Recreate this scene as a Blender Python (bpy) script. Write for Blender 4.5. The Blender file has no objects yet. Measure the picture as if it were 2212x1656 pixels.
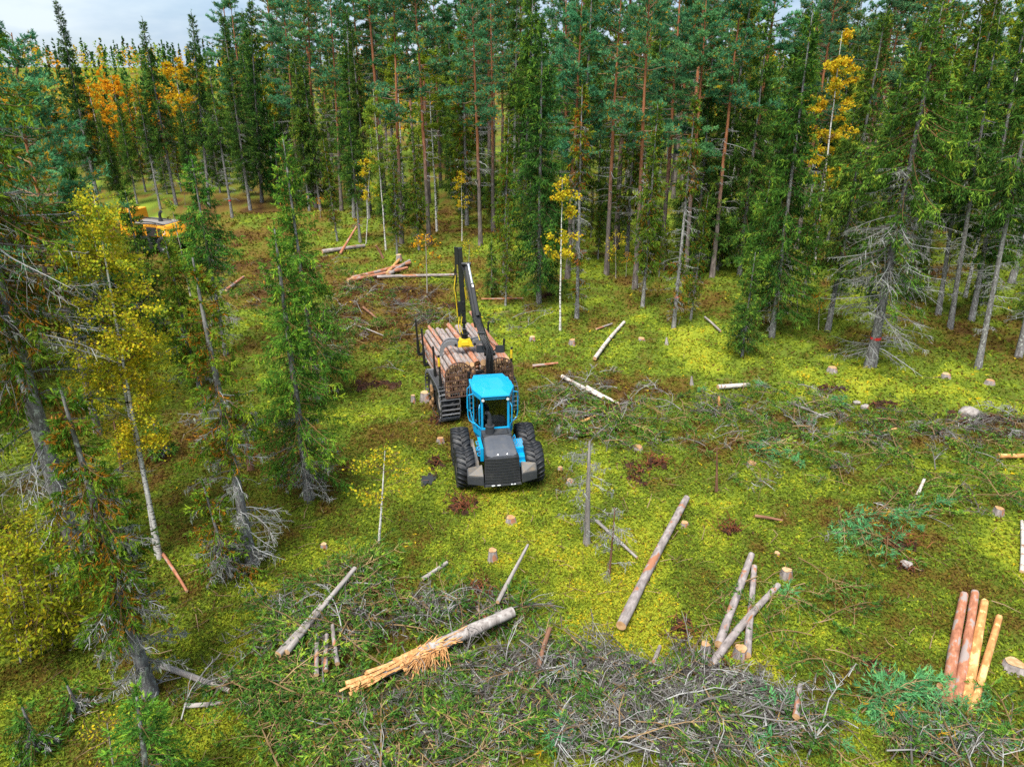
import bpy, bmesh, math, random
import numpy as np
from mathutils import Vector, Matrix

# ------------------------------------------------------------------ camera
SC = bpy.context.scene
COL = SC.collection
U_F, U_CX, U_CY = 1537.0, 1106.0, 828.0        # focal length and centre in picture units
CAM_H, PITCH = 12.1, math.radians(23.3)
cam_data = bpy.data.cameras.new('camera')
cam_data.sensor_width = 36.0
cam_data.lens = 36.0 * U_F / 2212.0
cam_data.clip_end = 4000
cam_data.clip_start = 0.1
cam = bpy.data.objects.new('camera', cam_data)
COL.objects.link(cam)
cam.location = (0, 0, CAM_H)
cam.rotation_euler = (math.radians(90) - PITCH, 0, 0)
SC.camera = cam

# ------------------------------------------------------------------ sky, sun, exposure
SUN_EL, SUN_AZ = math.radians(62), math.radians(205)   # azimuth measured clockwise from +Y
world = bpy.data.worlds.new('World')
SC.world = world
world.use_nodes = True
wn, wl = world.node_tree.nodes, world.node_tree.links
wn.clear()
w_out = wn.new('ShaderNodeOutputWorld')
w_bg = wn.new('ShaderNodeBackground')
w_sky = wn.new('ShaderNodeTexSky')
w_sky.sky_type = 'NISHITA'
w_sky.sun_disc = False
w_sky.sun_elevation = SUN_EL
w_sky.sun_rotation = SUN_AZ
w_sky.air_density = 1.0
w_sky.dust_density = 1.5
w_bg.inputs['Strength'].default_value = 0.12
w_tc = wn.new('ShaderNodeTexCoord')
w_map = wn.new('ShaderNodeMapping')
w_map.inputs['Scale'].default_value = (1.0, 1.0, 3.2)
w_map.inputs['Location'].default_value = (0.35, 0.1, 0.0)
w_n1 = wn.new('ShaderNodeTexNoise')
w_n1.inputs['Scale'].default_value = 2.3
w_n1.inputs['Detail'].default_value = 7
w_n1.inputs['Roughness'].default_value = 0.55
w_ramp = wn.new('ShaderNodeValToRGB')            # how much cloud hides the blue
w_ramp.color_ramp.elements[0].position = 0.30
w_ramp.color_ramp.elements[0].color = (0.55, 0.55, 0.55, 1)
w_ramp.color_ramp.elements[1].position = 0.55
w_ramp.color_ramp.elements[1].color = (0.97, 0.97, 0.97, 1)
w_n2 = wn.new('ShaderNodeTexNoise')
w_n2.inputs['Scale'].default_value = 4.1
w_n2.inputs['Detail'].default_value = 8
w_cl = wn.new('ShaderNodeValToRGB')              # grey bellies and white tops of the clouds
w_cl.color_ramp.elements[0].position = 0.36
w_cl.color_ramp.elements[0].color = (1.5, 2.25, 3.3, 1)
w_cl.color_ramp.elements[1].position = 0.62
w_cl.color_ramp.elements[1].color = (3.6, 4.05, 4.5, 1)
w_mix = wn.new('ShaderNodeMix'); w_mix.data_type = 'RGBA'
wl.new(w_tc.outputs['Generated'], w_map.inputs['Vector'])
wl.new(w_map.outputs['Vector'], w_n1.inputs['Vector'])
wl.new(w_map.outputs['Vector'], w_n2.inputs['Vector'])
wl.new(w_n1.outputs['Fac'], w_ramp.inputs['Fac'])
wl.new(w_n2.outputs['Fac'], w_cl.inputs['Fac'])
wl.new(w_ramp.outputs['Color'], w_mix.inputs[0])
wl.new(w_sky.outputs['Color'], w_mix.inputs[6])
wl.new(w_cl.outputs['Color'], w_mix.inputs[7])
wl.new(w_mix.outputs[2], w_bg.inputs['Color'])
wl.new(w_bg.outputs['Background'], w_out.inputs['Surface'])

sun_data = bpy.data.lights.new('sun', 'SUN')
sun_data.energy = 4.2
sun_data.angle = math.radians(32)
sun_data.color = (1.0, 0.95, 0.86)
sun = bpy.data.objects.new('sun', sun_data)
COL.objects.link(sun)
sd = Vector((math.sin(SUN_AZ) * math.cos(SUN_EL), math.cos(SUN_AZ) * math.cos(SUN_EL), math.sin(SUN_EL)))
sun.rotation_euler = sd.to_track_quat('Z', 'Y').to_euler()

vs = SC.view_settings
vs.view_transform = 'Standard'
vs.look = 'None'
vs.exposure = 1.0
vs.gamma = 1.0
vs.use_curve_mapping = False
cy = SC.cycles
cy.max_bounces = 5
cy.diffuse_bounces = 3
cy.glossy_bounces = 2
cy.transmission_bounces = 3
cy.transparent_max_bounces = 8
cy.caustics_reflective = False
cy.caustics_refractive = False
cy.use_denoising = False
cy.sample_clamp_indirect = 4.0

# ------------------------------------------------------------------ helpers: numbers
rng = np.random.default_rng(7)
random.seed(7)
def hash2(ix, iy, seed):
    h = (ix.astype(np.int64) * 374761393 + iy.astype(np.int64) * 668265263 + seed * 144665) & 0x7fffffff
    h = ((h ^ (h >> 13)) * 1274126177) & 0x7fffffff
    h = h ^ (h >> 16)
    return (h & 0xffff) / 65535.0
def vnoise(x, y, scale, seed=0):
    x = np.asarray(x, float) / scale + 1000.5; y = np.asarray(y, float) / scale + 1000.5
    ix, iy = np.floor(x), np.floor(y)
    fx, fy = x - ix, y - iy
    fx = fx * fx * (3 - 2 * fx); fy = fy * fy * (3 - 2 * fy)
    a = hash2(ix, iy, seed); b = hash2(ix + 1, iy, seed); c = hash2(ix, iy + 1, seed); d = hash2(ix + 1, iy + 1, seed)
    return (a * (1 - fx) + b * fx) * (1 - fy) + (c * (1 - fx) + d * fx) * fy
def sstep(a, b, x):
    t = np.clip((x - a) / (b - a), 0, 1)
    return t * t * (3 - 2 * t)
RUT = [(0.5, 12.0), (-0.2, 19.0), (-1.3, 24.5), (-2.8, 30.0), (-4.6, 36.0), (-7.0, 43.0), (-11.0, 52.0), (-18.0, 60.0)]
def rut(x, y):
    """1 in the wheel tracks the machines have pressed into the moss"""
    ry, rx = np.array([p[1] for p in RUT]), np.array([p[0] for p in RUT])
    d = np.abs(np.abs(x - np.interp(y, ry, rx) + 0.25 * (vnoise(x, y, 2.2, 31) - 0.5)) - 1.12)
    return np.exp(-(d / 0.34) ** 2) * sstep(19.5, 22, y) * sstep(62, 50, y) * (0.25 + 0.9 * vnoise(x, y, 1.4, 32))
def gz(x, y):
    """height of the forest floor"""
    x = np.asarray(x, float); y = np.asarray(y, float)
    z = 0.34 * (vnoise(x, y, 7.0, 1) - 0.5) + 0.2 * (vnoise(x, y, 2.3, 2) - 0.5) + 0.11 * (vnoise(x, y, 0.8, 3) - 0.5)
    m = np.exp(-(((x + 1.2) / 2.6) ** 4 + ((y - 23.5) / 5.5) ** 4))        # the machine has pressed the moss flat
    z = z * (1 - 0.85 * m)
    z = z - 0.09 * rut(x, y)
    d = np.hypot(x, y)
    z = z + 17.0 * sstep(120, 520, d) + 0.03 * np.clip(d - 520, 0, 2000) * 0.3
    return z
ST, CT = math.sin(PITCH), math.cos(PITCH)
def ray(u, v):
    a, b = (u - U_CX) / U_F, (v - U_CY) / U_F
    return Vector((a, CT - b * ST, -ST - b * CT))
def gp(u, v, dz=0.0):
    """point of the ground seen at picture position (u, v)"""
    r = ray(u, v); z = 0.0; p = Vector((0, 0, 0))
    for _ in range(4):
        t = (CAM_H - z - dz) / -r.z
        p = Vector((0, 0, CAM_H)) + r * t
        z = float(gz(p.x, p.y))
    return Vector((p.x, p.y, z + dz))
def project(x, y, z):
    d = y * CT + (CAM_H - z) * ST
    return U_CX + U_F * x / d, U_CY + U_F * ((CAM_H - z) * CT - y * ST) / d
def at_y(u, v, Y):
    """point seen at (u, v) at forward distance Y"""
    r = ray(u, v); t = Y / r.y
    return Vector((0, 0, CAM_H)) + r * t
def nrm(a):
    return a / np.maximum(np.linalg.norm(a, axis=-1, keepdims=True), 1e-9)

# ------------------------------------------------------------------ helpers: meshes and objects
class Soup:
    """collects triangles and quads with a per-face value 'v' and a material slot"""
    def __init__(s): s.V = []; s.T = []; s.Q = []; s.tv = []; s.qv = []; s.tm = []; s.qm = []; s.n = 0
    def add(s, V, T=None, Q=None, v=0.5, m=0):
        V = np.asarray(V, np.float32).reshape(-1, 3)
        if T is not None and len(T):
            T = np.asarray(T, np.int64); s.T.append(T + s.n)
            s.tv.append(np.broadcast_to(np.asarray(v, np.float32), (len(T),))); s.tm.append(np.broadcast_to(np.int32(m), (len(T),)))
        if Q is not None and len(Q):
            Q = np.asarray(Q, np.int64); s.Q.append(Q + s.n)
            s.qv.append(np.broadcast_to(np.asarray(v, np.float32), (len(Q),))); s.qm.append(np.broadcast_to(np.int32(m), (len(Q),)))
        s.V.append(V); s.n += len(V)
    def arrays(s):
        V = np.concatenate(s.V) if s.V else np.zeros((0, 3), np.float32)
        T = np.concatenate(s.T) if s.T else np.zeros((0, 3), np.int64)
        Q = np.concatenate(s.Q) if s.Q else np.zeros((0, 4), np.int64)
        cat = lambda l, d: np.concatenate(l) if l else np.zeros(0, d)
        return V, T, Q, cat(s.tv, np.float32), cat(s.qv, np.float32), cat(s.tm, np.int32), cat(s.qm, np.int32)
    def mesh(s, name, mats, smooth=False):
        V, T, Q, tv, qv, tm, qm = s.arrays()
        me = bpy.data.meshes.new(name)
        nt, nq = len(T), len(Q)
        me.vertices.add(len(V)); me.vertices.foreach_set('co', V.astype(np.float32).ravel())
        me.loops.add(nt * 3 + nq * 4)
        me.loops.foreach_set('vertex_index', np.concatenate([T.ravel(), Q.ravel()]).astype(np.int32))
        me.polygons.add(nt + nq)
        st = np.concatenate([np.arange(nt) * 3, nt * 3 + np.arange(nq) * 4]).astype(np.int32)
        me.polygons.foreach_set('loop_start', st)
        for m in mats: me.materials.append(m)
        me.polygons.foreach_set('material_index', np.concatenate([tm, qm]).astype(np.int32))
        sm = np.zeros(nt + nq, bool)
        if smooth is True: sm[:] = True
        elif smooth == 'quads': sm[nt:] = True
        me.polygons.foreach_set('use_smooth', sm)
        a = me.attributes.new('v', 'FLOAT', 'FACE')
        a.data.foreach_set('value', np.concatenate([tv, qv]).astype(np.float32))
        me.update(calc_edges=True)
        return me
def obj(name, me, parent=None, loc=None, color=None):
    o = bpy.data.objects.new(name, me)
    COL.objects.link(o)
    if parent is not None: o.parent = parent
    if loc is not None: o.location = loc
    if color is not None: o.color = color
    return o
def empty(name, loc=(0, 0, 0)):
    o = bpy.data.objects.new(name, None)
    o.empty_display_size = 0.2
    COL.objects.link(o); o.location = loc
    return o
def tag(o, label, cat, group=None):
    o['label'] = label; o['category'] = cat
    if group: o['group'] = group
    return o
def kind(o, k):
    o['kind'] = k
    return o
def tubes(P, R, k=4):
    """P (M,N,3) centre lines, R (M,N) radii -> V, Q"""
    P = np.asarray(P, float); R = np.asarray(R, float)
    M, N, _ = P.shape
    t = np.empty_like(P); t[:, 1:-1] = P[:, 2:] - P[:, :-2]; t[:, 0] = P[:, 1] - P[:, 0]; t[:, -1] = P[:, -1] - P[:, -2]
    t = nrm(t)
    mt = nrm(t.mean(axis=1))
    ref = np.where(np.abs(mt[:, 2:3]) > 0.8, np.array([[1.0, 0.13, 0]]), np.array([[0.0, 0.09, 1]]))[:, None, :]
    n = nrm(np.cross(t, np.broadcast_to(ref, t.shape))); b = np.cross(t, n)
    a = np.arange(k) / k * 2 * math.pi
    ring = n[:, :, None, :] * np.cos(a)[None, None, :, None] + b[:, :, None, :] * np.sin(a)[None, None, :, None]
    V = P[:, :, None, :] + ring * R[:, :, None, None]
    base = (np.arange(M) * N * k)[:, None, None] + (np.arange(N - 1) * k)[None, :, None]
    j = np.arange(k)[None, None, :]; j2 = (j + 1) % k
    Q = np.stack([base + j, base + j2, base + k + j2, base + k + j], -1).reshape(-1, 4)
    return V.reshape(-1, 3), Q
def needles(P0, P1, n, L, W, r, a0=30, a1=70, fwd=True):
    """n slim triangles round each segment -> V, T, segment index of each triangle"""
    M = len(P0)
    ax = nrm(P1 - P0)
    u = r.random((M, n)) if fwd else np.ones((M, n))
    base = P0[:, None] + (P1 - P0)[:, None] * u[..., None]
    rad = nrm(r.normal(size=(M, n, 3)))
    rad = nrm(rad - ax[:, None] * (rad * ax[:, None]).sum(-1, keepdims=True))
    al = np.radians(r.uniform(a0, a1, (M, n)))[..., None]
    d = ax[:, None] * np.cos(al) + rad * np.sin(al)
    ln = (L * r.uniform(0.6, 1.35, (M, n)))[..., None]
    w = nrm(np.cross(d, nrm(r.normal(size=(M, n, 3))))) * (W * 0.5)
    V = np.stack([base - w, base + w, base + d * ln], 2).reshape(-1, 3)
    T = np.arange(M * n * 3).reshape(-1, 3)
    return V, T, np.repeat(np.arange(M), n)
def leaves(C, L, W, r, flat=0.0):
    """one kite of two triangles at each point -> V, T"""
    M = len(C)
    d = nrm(r.normal(size=(M, 3)) * np.array([1, 1, 1 - flat]))
    w = nrm(np.cross(d, nrm(r.normal(size=(M, 3)))))
    s = r.uniform(0.65, 1.3, (M, 1))
    V = np.stack([C - d * L * s * 0.5, C + w * W * s * 0.5, C + d * L * s * 0.5, C - w * W * s * 0.5], 1).reshape(-1, 3)
    i = np.arange(M) * 4
    Q = np.stack([i, i + 1, i + 2, i + 3], 1)
    return V, Q

# ------------------------------------------------------------------ helpers: materials
def new_mat(name):
    m = bpy.data.materials.new(name); m.use_nodes = True
    n = m.node_tree.nodes; n.clear()
    o = n.new('ShaderNodeOutputMaterial')
    return m, n, m.node_tree.links, o
def ramp(n, stops):
    r = n.new('ShaderNodeValToRGB')
    e = r.color_ramp.elements
    while len(e) < len(stops): e.new(0.5)
    for el, (p, c) in zip(e, stops):
        el.position = p; el.color = (*c, 1)
    return r
def leaf_mat(name, stops, trans=0.35, noise=0.0, gloss=0.0):
    m, n, l, o = new_mat(name)
    a = n.new('ShaderNodeAttribute'); a.attribute_name = 'v'
    r = ramp(n, stops); l.new(a.outputs['Fac'], r.inputs['Fac'])
    oi = n.new('ShaderNodeObjectInfo')
    mx = n.new('ShaderNodeMix'); mx.data_type = 'RGBA'; mx.blend_type = 'MULTIPLY'; mx.inputs[0].default_value = 1.0
    l.new(r.outputs['Color'], mx.inputs[6]); l.new(oi.outputs['Color'], mx.inputs[7])
    d = n.new('ShaderNodeBsdfDiffuse'); t = n.new('ShaderNodeBsdfTranslucent')
    l.new(mx.outputs[2], d.inputs['Color']); l.new(mx.outputs[2], t.inputs['Color'])
    s = n.new('ShaderNodeMixShader'); s.inputs[0].default_value = trans
    l.new(d.outputs[0], s.inputs[1]); l.new(t.outputs[0], s.inputs[2])
    last = s
    if gloss:
        g = n.new('ShaderNodeBsdfGlossy'); g.inputs['Roughness'].default_value = 0.5
        s2 = n.new('ShaderNodeMixShader'); s2.inputs[0].default_value = gloss
        l.new(s.outputs[0], s2.inputs[1]); l.new(g.outputs[0], s2.inputs[2]); last = s2
    l.new(last.outputs[0], o.inputs['Surface'])
    return m
def bark_mat(name, stops, scale=6.0, stretch=(1, 1, 0.25), rough=0.9, bump=0.4, zmix=None, speck=None):
    m, n, l, o = new_mat(name)
    tc = n.new('ShaderNodeTexCoord'); mp = n.new('ShaderNodeMapping'); mp.inputs['Scale'].default_value = stretch
    l.new(tc.outputs['Object'], mp.inputs['Vector'])
    nz = n.new('ShaderNodeTexNoise'); nz.inputs['Scale'].default_value = scale; nz.inputs['Detail'].default_value = 6; nz.inputs['Roughness'].default_value = 0.65
    l.new(mp.outputs['Vector'], nz.inputs['Vector'])
    r = ramp(n, stops); l.new(nz.outputs['Fac'], r.inputs['Fac'])
    col = r.outputs['Color']
    if zmix:                                      # another bark further up the stem: (z0, z1, stops)
        z0, z1, st2 = zmix
        sp = n.new('ShaderNodeSeparateXYZ'); l.new(tc.outputs['Object'], sp.inputs[0])
        mr = n.new('ShaderNodeMapRange'); mr.inputs[1].default_value = z0; mr.inputs[2].default_value = z1
        ad = n.new('ShaderNodeMath'); ad.operation = 'MULTIPLY_ADD'; ad.inputs[1].default_value = 4.0; 
        l.new(nz.outputs['Fac'], ad.inputs[0]); l.new(sp.outputs['Z'], ad.inputs[2]); l.new(ad.outputs[0], mr.inputs[0])
        r2 = ramp(n, st2); l.new(nz.outputs['Fac'], r2.inputs['Fac'])
        mx = n.new('ShaderNodeMix'); mx.data_type = 'RGBA'
        l.new(mr.outputs[0], mx.inputs[0]); l.new(col, mx.inputs[6]); l.new(r2.outputs['Color'], mx.inputs[7]); col = mx.outputs[2]
    if speck:                                     # lichen or dark scars: (scale, stretch, threshold, colour)
        sc, stt, th, c = speck
        mp2 = n.new('ShaderNodeMapping'); mp2.inputs['Scale'].default_value = stt
        l.new(tc.outputs['Object'], mp2.inputs['Vector'])
        n2 = n.new('ShaderNodeTexNoise'); n2.inputs['Scale'].default_value = sc; n2.inputs['Detail'].default_value = 3
        l.new(mp2.outputs['Vector'], n2.inputs['Vector'])
        r3 = ramp(n, [(th - 0.03, (0, 0, 0)), (th + 0.03, (1, 1, 1))]); l.new(n2.outputs['Fac'], r3.inputs['Fac'])
        mx = n.new('ShaderNodeMix'); mx.data_type = 'RGBA'; mx.inputs[7].default_value = (*c, 1)
        l.new(r3.outputs['Color'], mx.inputs[0]); l.new(col, mx.inputs[6]); col = mx.outputs[2]
    oi = n.new('ShaderNodeObjectInfo')
    mm = n.new('ShaderNodeMix'); mm.data_type = 'RGBA'; mm.blend_type = 'MULTIPLY'; mm.inputs[0].default_value = 1.0
    l.new(col, mm.inputs[6]); l.new(oi.outputs['Color'], mm.inputs[7])
    b = n.new('ShaderNodeBsdfPrincipled'); b.inputs['Roughness'].default_value = rough; b.inputs['Specular IOR Level'].default_value = 0.2
    l.new(mm.outputs[2], b.inputs['Base Color'])
    if bump:
        bp = n.new('ShaderNodeBump'); bp.inputs['Strength'].default_value = bump; bp.inputs['Distance'].default_value = 0.03
        l.new(nz.outputs['Fac'], bp.inputs['Height']); l.new(bp.outputs[0], b.inputs['Normal'])
    l.new(b.outputs[0], o.inputs['Surface'])
    return m
def paint_mat(name, c, rough=0.4, metal=0.0, dirt=0.25, dirt_c=(0.09, 0.07, 0.045), coat=0.0, scale=5.0):
    m, n, l, o = new_mat(name)
    tc = n.new('ShaderNodeTexCoord')
    nz = n.new('ShaderNodeTexNoise'); nz.inputs['Scale'].default_value = scale; nz.inputs['Detail'].default_value = 8; nz.inputs['Roughness'].default_value = 0.7
    l.new(tc.outputs['Object'], nz.inputs['Vector'])
    r = ramp(n, [(0.48, (0, 0, 0)), (0.75, (dirt, dirt, dirt))]); l.new(nz.outputs['Fac'], r.inputs['Fac'])
    mx = n.new('ShaderNodeMix'); mx.data_type = 'RGBA'; mx.inputs[6].default_value = (*c, 1); mx.inputs[7].default_value = (*dirt_c, 1)
    l.new(r.outputs['Color'], mx.inputs[0])
    b = n.new('ShaderNodeBsdfPrincipled'); b.inputs['Metallic'].default_value = metal
    b.inputs['Coat Weight'].default_value = coat
    mr = n.new('ShaderNodeMapRange'); mr.inputs[3].default_value = rough; mr.inputs[4].default_value = min(1, rough + 0.3)
    l.new(nz.outputs['Fac'], mr.inputs[0]); l.new(mr.outputs[0], b.inputs['Roughness'])
    l.new(mx.outputs[2], b.inputs['Base Color']); l.new(b.outputs[0], o.inputs['Surface'])
    return m
# ------------------------------------------------------------------ materials
M = {}
M['spruce'] = leaf_mat('spruce needles', [(0.0, (0.13, 0.075, 0.018)), (0.1, (0.022, 0.055, 0.018)), (0.4, (0.042, 0.108, 0.026)), (0.7, (0.085, 0.18, 0.032)), (0.92, (0.18, 0.30, 0.044)), (1.0, (0.26, 0.31, 0.04))], 0.22)
M['spruce_old'] = leaf_mat('old spruce needles', [(0.0, (0.338, 0.130, 0.016)), (0.16, (0.208, 0.111, 0.016)), (0.24, (0.046, 0.098, 0.017)), (0.6, (0.091, 0.176, 0.023)), (1.0, (0.234, 0.312, 0.033))], 0.3)
M['pine'] = leaf_mat('pine needles', [(0.0, (0.469, 0.262, 0.020)), (0.10, (0.331, 0.248, 0.028)), (0.16, (0.048, 0.152, 0.072)), (0.5, (0.076, 0.235, 0.118)), (0.8, (0.124, 0.344, 0.158)), (1.0, (0.193, 0.427, 0.166))], 0.3)
M['birch_yellow'] = leaf_mat('yellow birch leaves', [(0.0, (0.50, 0.24, 0.015)), (0.2, (0.64, 0.40, 0.02)), (0.55, (0.62, 0.52, 0.03)), (0.8, (0.42, 0.46, 0.03)), (1.0, (0.22, 0.31, 0.03))], 0.45)
M['birch_green'] = leaf_mat('pale green birch leaves', [(0.0, (0.45, 0.40, 0.02)), (0.2, (0.30, 0.36, 0.03)), (0.6, (0.19, 0.32, 0.045)), (1.0, (0.12, 0.22, 0.03))], 0.45)
M['orange'] = leaf_mat('orange autumn leaves', [(0.0, (0.55, 0.17, 0.01)), (0.35, (0.62, 0.29, 0.015)), (0.75, (0.64, 0.40, 0.02)), (1.0, (0.45, 0.38, 0.02))], 0.45)
M['willow'] = leaf_mat('willow leaves', [(0.0, (0.40, 0.27, 0.015)), (0.3, (0.36, 0.36, 0.02)), (0.7, (0.20, 0.26, 0.02)), (1.0, (0.09, 0.15, 0.015))], 0.4)
M['cone'] = leaf_mat('spruce cones', [(0, (0.26, 0.11, 0.035)), (1, (0.38, 0.17, 0.05))], 0.0)
M['lichen'] = leaf_mat('beard lichen', [(0, (0.22, 0.25, 0.20)), (1, (0.46, 0.50, 0.36))], 0.3)
M['twig_grey'] = leaf_mat('grey dead twigs', [(0, (0.065, 0.057, 0.053)), (0.5, (0.16, 0.155, 0.15)), (1, (0.33, 0.34, 0.34))], 0.0)
M['twig_brown'] = leaf_mat('brown twigs', [(0, (0.07, 0.04, 0.025)), (0.5, (0.16, 0.10, 0.065)), (1, (0.30, 0.20, 0.13))], 0.0)
M['bark_spruce'] = bark_mat('spruce bark', [(0.3, (0.075, 0.065, 0.062)), (0.5, (0.175, 0.165, 0.165)), (0.72, (0.34, 0.33, 0.33))], 9, (1, 1, 0.35), speck=(14, (1, 1, 0.6), 0.60, (0.36, 0.38, 0.35)))
M['bark_pine'] = bark_mat('pine bark', [(0.3, (0.055, 0.045, 0.042)), (0.5, (0.15, 0.125, 0.115)), (0.72, (0.27, 0.23, 0.21))], 7, (1, 1, 0.3),
                          zmix=(6.5, 11.0, [(0.3, (0.15, 0.055, 0.025)), (0.5, (0.31, 0.12, 0.055)), (0.75, (0.44, 0.21, 0.11))]))
M['bark_birch'] = bark_mat('birch bark', [(0.3, (0.42, 0.40, 0.38)), (0.6, (0.72, 0.70, 0.68))], 4, (1, 1, 1), 0.7, 0.15, speck=(7, (0.8, 0.8, 3.0), 0.58, (0.035, 0.03, 0.028)))
M['bark_sapling'] = bark_mat('sapling bark', [(0.3, (0.20, 0.17, 0.14)), (0.7, (0.45, 0.42, 0.38))], 12)
M['log_grey'] = bark_mat('grey log bark', [(0.28, (0.10, 0.085, 0.08)), (0.5, (0.25, 0.215, 0.205)), (0.72, (0.42, 0.37, 0.36))], 8, (1, 1, 0.4), speck=(3.2, (1.6, 1.6, 0.7), 0.60, (0.33, 0.145, 0.08)))
M['log_red'] = bark_mat('red pine log bark', [(0.28, (0.16, 0.06, 0.035)), (0.5, (0.36, 0.15, 0.085)), (0.72, (0.50, 0.24, 0.13))], 7, (1, 1, 0.4), speck=(4.0, (1.6, 1.6, 0.7), 0.57, (0.30, 0.245, 0.225)))
M['log_orange'] = bark_mat('orange pine log bark', [(0.28, (0.30, 0.12, 0.04)), (0.5, (0.50, 0.235, 0.085)), (0.72, (0.62, 0.37, 0.16))], 8, (1, 1, 0.4), speck=(5.0, (1.6, 1.6, 0.8), 0.60, (0.62, 0.50, 0.20)))
M['log_birch'] = bark_mat('birch log bark', [(0.3, (0.36, 0.32, 0.29)), (0.6, (0.56, 0.52, 0.48))], 4, (1, 1, 1), 0.7, 0.15, speck=(5, (0.9, 0.9, 2.2), 0.60, (0.22, 0.11, 0.06)))
M['wood_bare'] = bark_mat('bare split wood', [(0.28, (0.24, 0.10, 0.035)), (0.5, (0.46, 0.235, 0.09)), (0.75, (0.66, 0.44, 0.22))], 14, (1, 1, 0.06), 0.8, 0.6)
M['wood_grey'] = bark_mat('weathered dead wood', [(0.28, (0.11, 0.095, 0.085)), (0.5, (0.28, 0.25, 0.235)), (0.75, (0.45, 0.42, 0.40))], 10, (1, 1, 0.12))
M['wood_brown'] = bark_mat('rotten brown wood', [(0.28, (0.07, 0.032, 0.02)), (0.5, (0.20, 0.10, 0.06)), (0.75, (0.36, 0.21, 0.14))], 10, (1, 1, 0.15))
M['soil'] = bark_mat('peaty soil', [(0.3, (0.010, 0.006, 0.004)), (0.5, (0.04, 0.02, 0.012)), (0.72, (0.10, 0.05, 0.028))], 14, (1, 1, 1), 0.95, 0.9)
M['root'] = leaf_mat('red roots', [(0, (0.10, 0.03, 0.015)), (1, (0.24, 0.09, 0.045))], 0.0)
M['stone'] = bark_mat('stone', [(0.3, (0.15, 0.13, 0.12)), (0.6, (0.33, 0.30, 0.28))], 9, (1, 1, 1))
def ring_mat():
    m, n, l, o = new_mat('sawn log end')
    tc = n.new('ShaderNodeTexCoord')
    sp = n.new('ShaderNodeSeparateXYZ'); l.new(tc.outputs['Object'], sp.inputs[0])
    cb = n.new('ShaderNodeCombineXYZ'); l.new(sp.outputs['X'], cb.inputs['X']); l.new(sp.outputs['Y'], cb.inputs['Y'])
    w = n.new('ShaderNodeTexWave'); w.wave_type = 'RINGS'; w.rings_direction = 'SPHERICAL'
    w.inputs['Scale'].default_value = 14; w.inputs['Distortion'].default_value = 1.5; w.inputs['Detail'].default_value = 3
    l.new(cb.outputs[0], w.inputs['Vector'])
    nz = n.new('ShaderNodeTexNoise'); nz.inputs['Scale'].default_value = 9; l.new(tc.outputs['Object'], nz.inputs['Vector'])
    r = ramp(n, [(0.0, (0.52, 0.32, 0.17)), (1.0, (0.70, 0.52, 0.32))]); l.new(w.outputs['Fac'], r.inputs['Fac'])
    r2 = ramp(n, [(0.35, (0.72, 0.62, 0.52)), (0.65, (1, 1, 1))]); l.new(nz.outputs['Fac'], r2.inputs['Fac'])
    oi = n.new('ShaderNodeObjectInfo')
    r3 = ramp(n, [(0.0, (0.72, 0.62, 0.50)), (1.0, (1, 1, 1))]); l.new(oi.outputs['Random'], r3.inputs['Fac'])
    m1 = n.new('ShaderNodeMix'); m1.data_type = 'RGBA'; m1.blend_type = 'MULTIPLY'; m1.inputs[0].default_value = 1
    m2 = n.new('ShaderNodeMix'); m2.data_type = 'RGBA'; m2.blend_type = 'MULTIPLY'; m2.inputs[0].default_value = 1
    l.new(r.outputs['Color'], m1.inputs[6]); l.new(r2.outputs['Color'], m1.inputs[7])
    l.new(m1.outputs[2], m2.inputs[6]); l.new(r3.outputs['Color'], m2.inputs[7])
    b = n.new('ShaderNodeBsdfPrincipled'); b.inputs['Roughness'].default_value = 0.8
    l.new(m2.outputs[2], b.inputs['Base Color']); l.new(b.outputs[0], o.inputs['Surface'])
    return m
M['end'] = ring_mat()
M['blue'] = paint_mat('blue paint', (0.0, 0.30, 0.60), 0.2, 0, 0.12, (0.10, 0.20, 0.22), 0.5)
M['black'] = paint_mat('black paint', (0.010, 0.011, 0.013), 0.3, 0, 0.25, (0.04, 0.036, 0.032), 0.2)
M['darkgrey'] = paint_mat('dark grey plastic', (0.028, 0.031, 0.037), 0.42, 0, 0.5, (0.08, 0.075, 0.07), scale=3.0)
M['slate'] = paint_mat('slate grey hood', (0.065, 0.072, 0.088), 0.34, 0, 0.45, (0.14, 0.13, 0.12), scale=2.5)
M['dirtygrey'] = paint_mat('dirty grey steel', (0.20, 0.19, 0.18), 0.6, 0.1, 0.9, (0.30, 0.21, 0.13), scale=4.0)
M['treadgrey'] = paint_mat('worn tread plate', (0.11, 0.105, 0.10), 0.5, 0.2, 0.9, (0.22, 0.16, 0.10), scale=7.0)
M['steel'] = paint_mat('worn steel', (0.36, 0.37, 0.40), 0.35, 0.75, 0.5, (0.14, 0.10, 0.075))
M['track_steel'] = paint_mat('polished track steel', (0.17, 0.175, 0.19), 0.28, 0.7, 0.7, (0.03, 0.027, 0.025), scale=9)
M['chrome'] = paint_mat('chrome rod', (0.85, 0.86, 0.88), 0.12, 0.85, 0.0)
M['rubber'] = paint_mat('tyre rubber', (0.011, 0.013, 0.017), 0.42, 0, 0.3, (0.05, 0.042, 0.035), scale=6)
M['rust'] = paint_mat('rusty brown bars', (0.085, 0.045, 0.032), 0.7, 0, 0.7, (0.17, 0.10, 0.065), scale=12)
M['yellow'] = paint_mat('yellow paint', (0.66, 0.47, 0.012), 0.4, 0, 0.7, (0.10, 0.09, 0.05), scale=9)
M['orange_paint'] = paint_mat('orange yellow paint', (0.80, 0.33, 0.01), 0.35, 0, 0.3, (0.2, 0.1, 0.03))
M['white'] = paint_mat('white', (0.8, 0.8, 0.8), 0.5, 0, 0.1)
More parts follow.
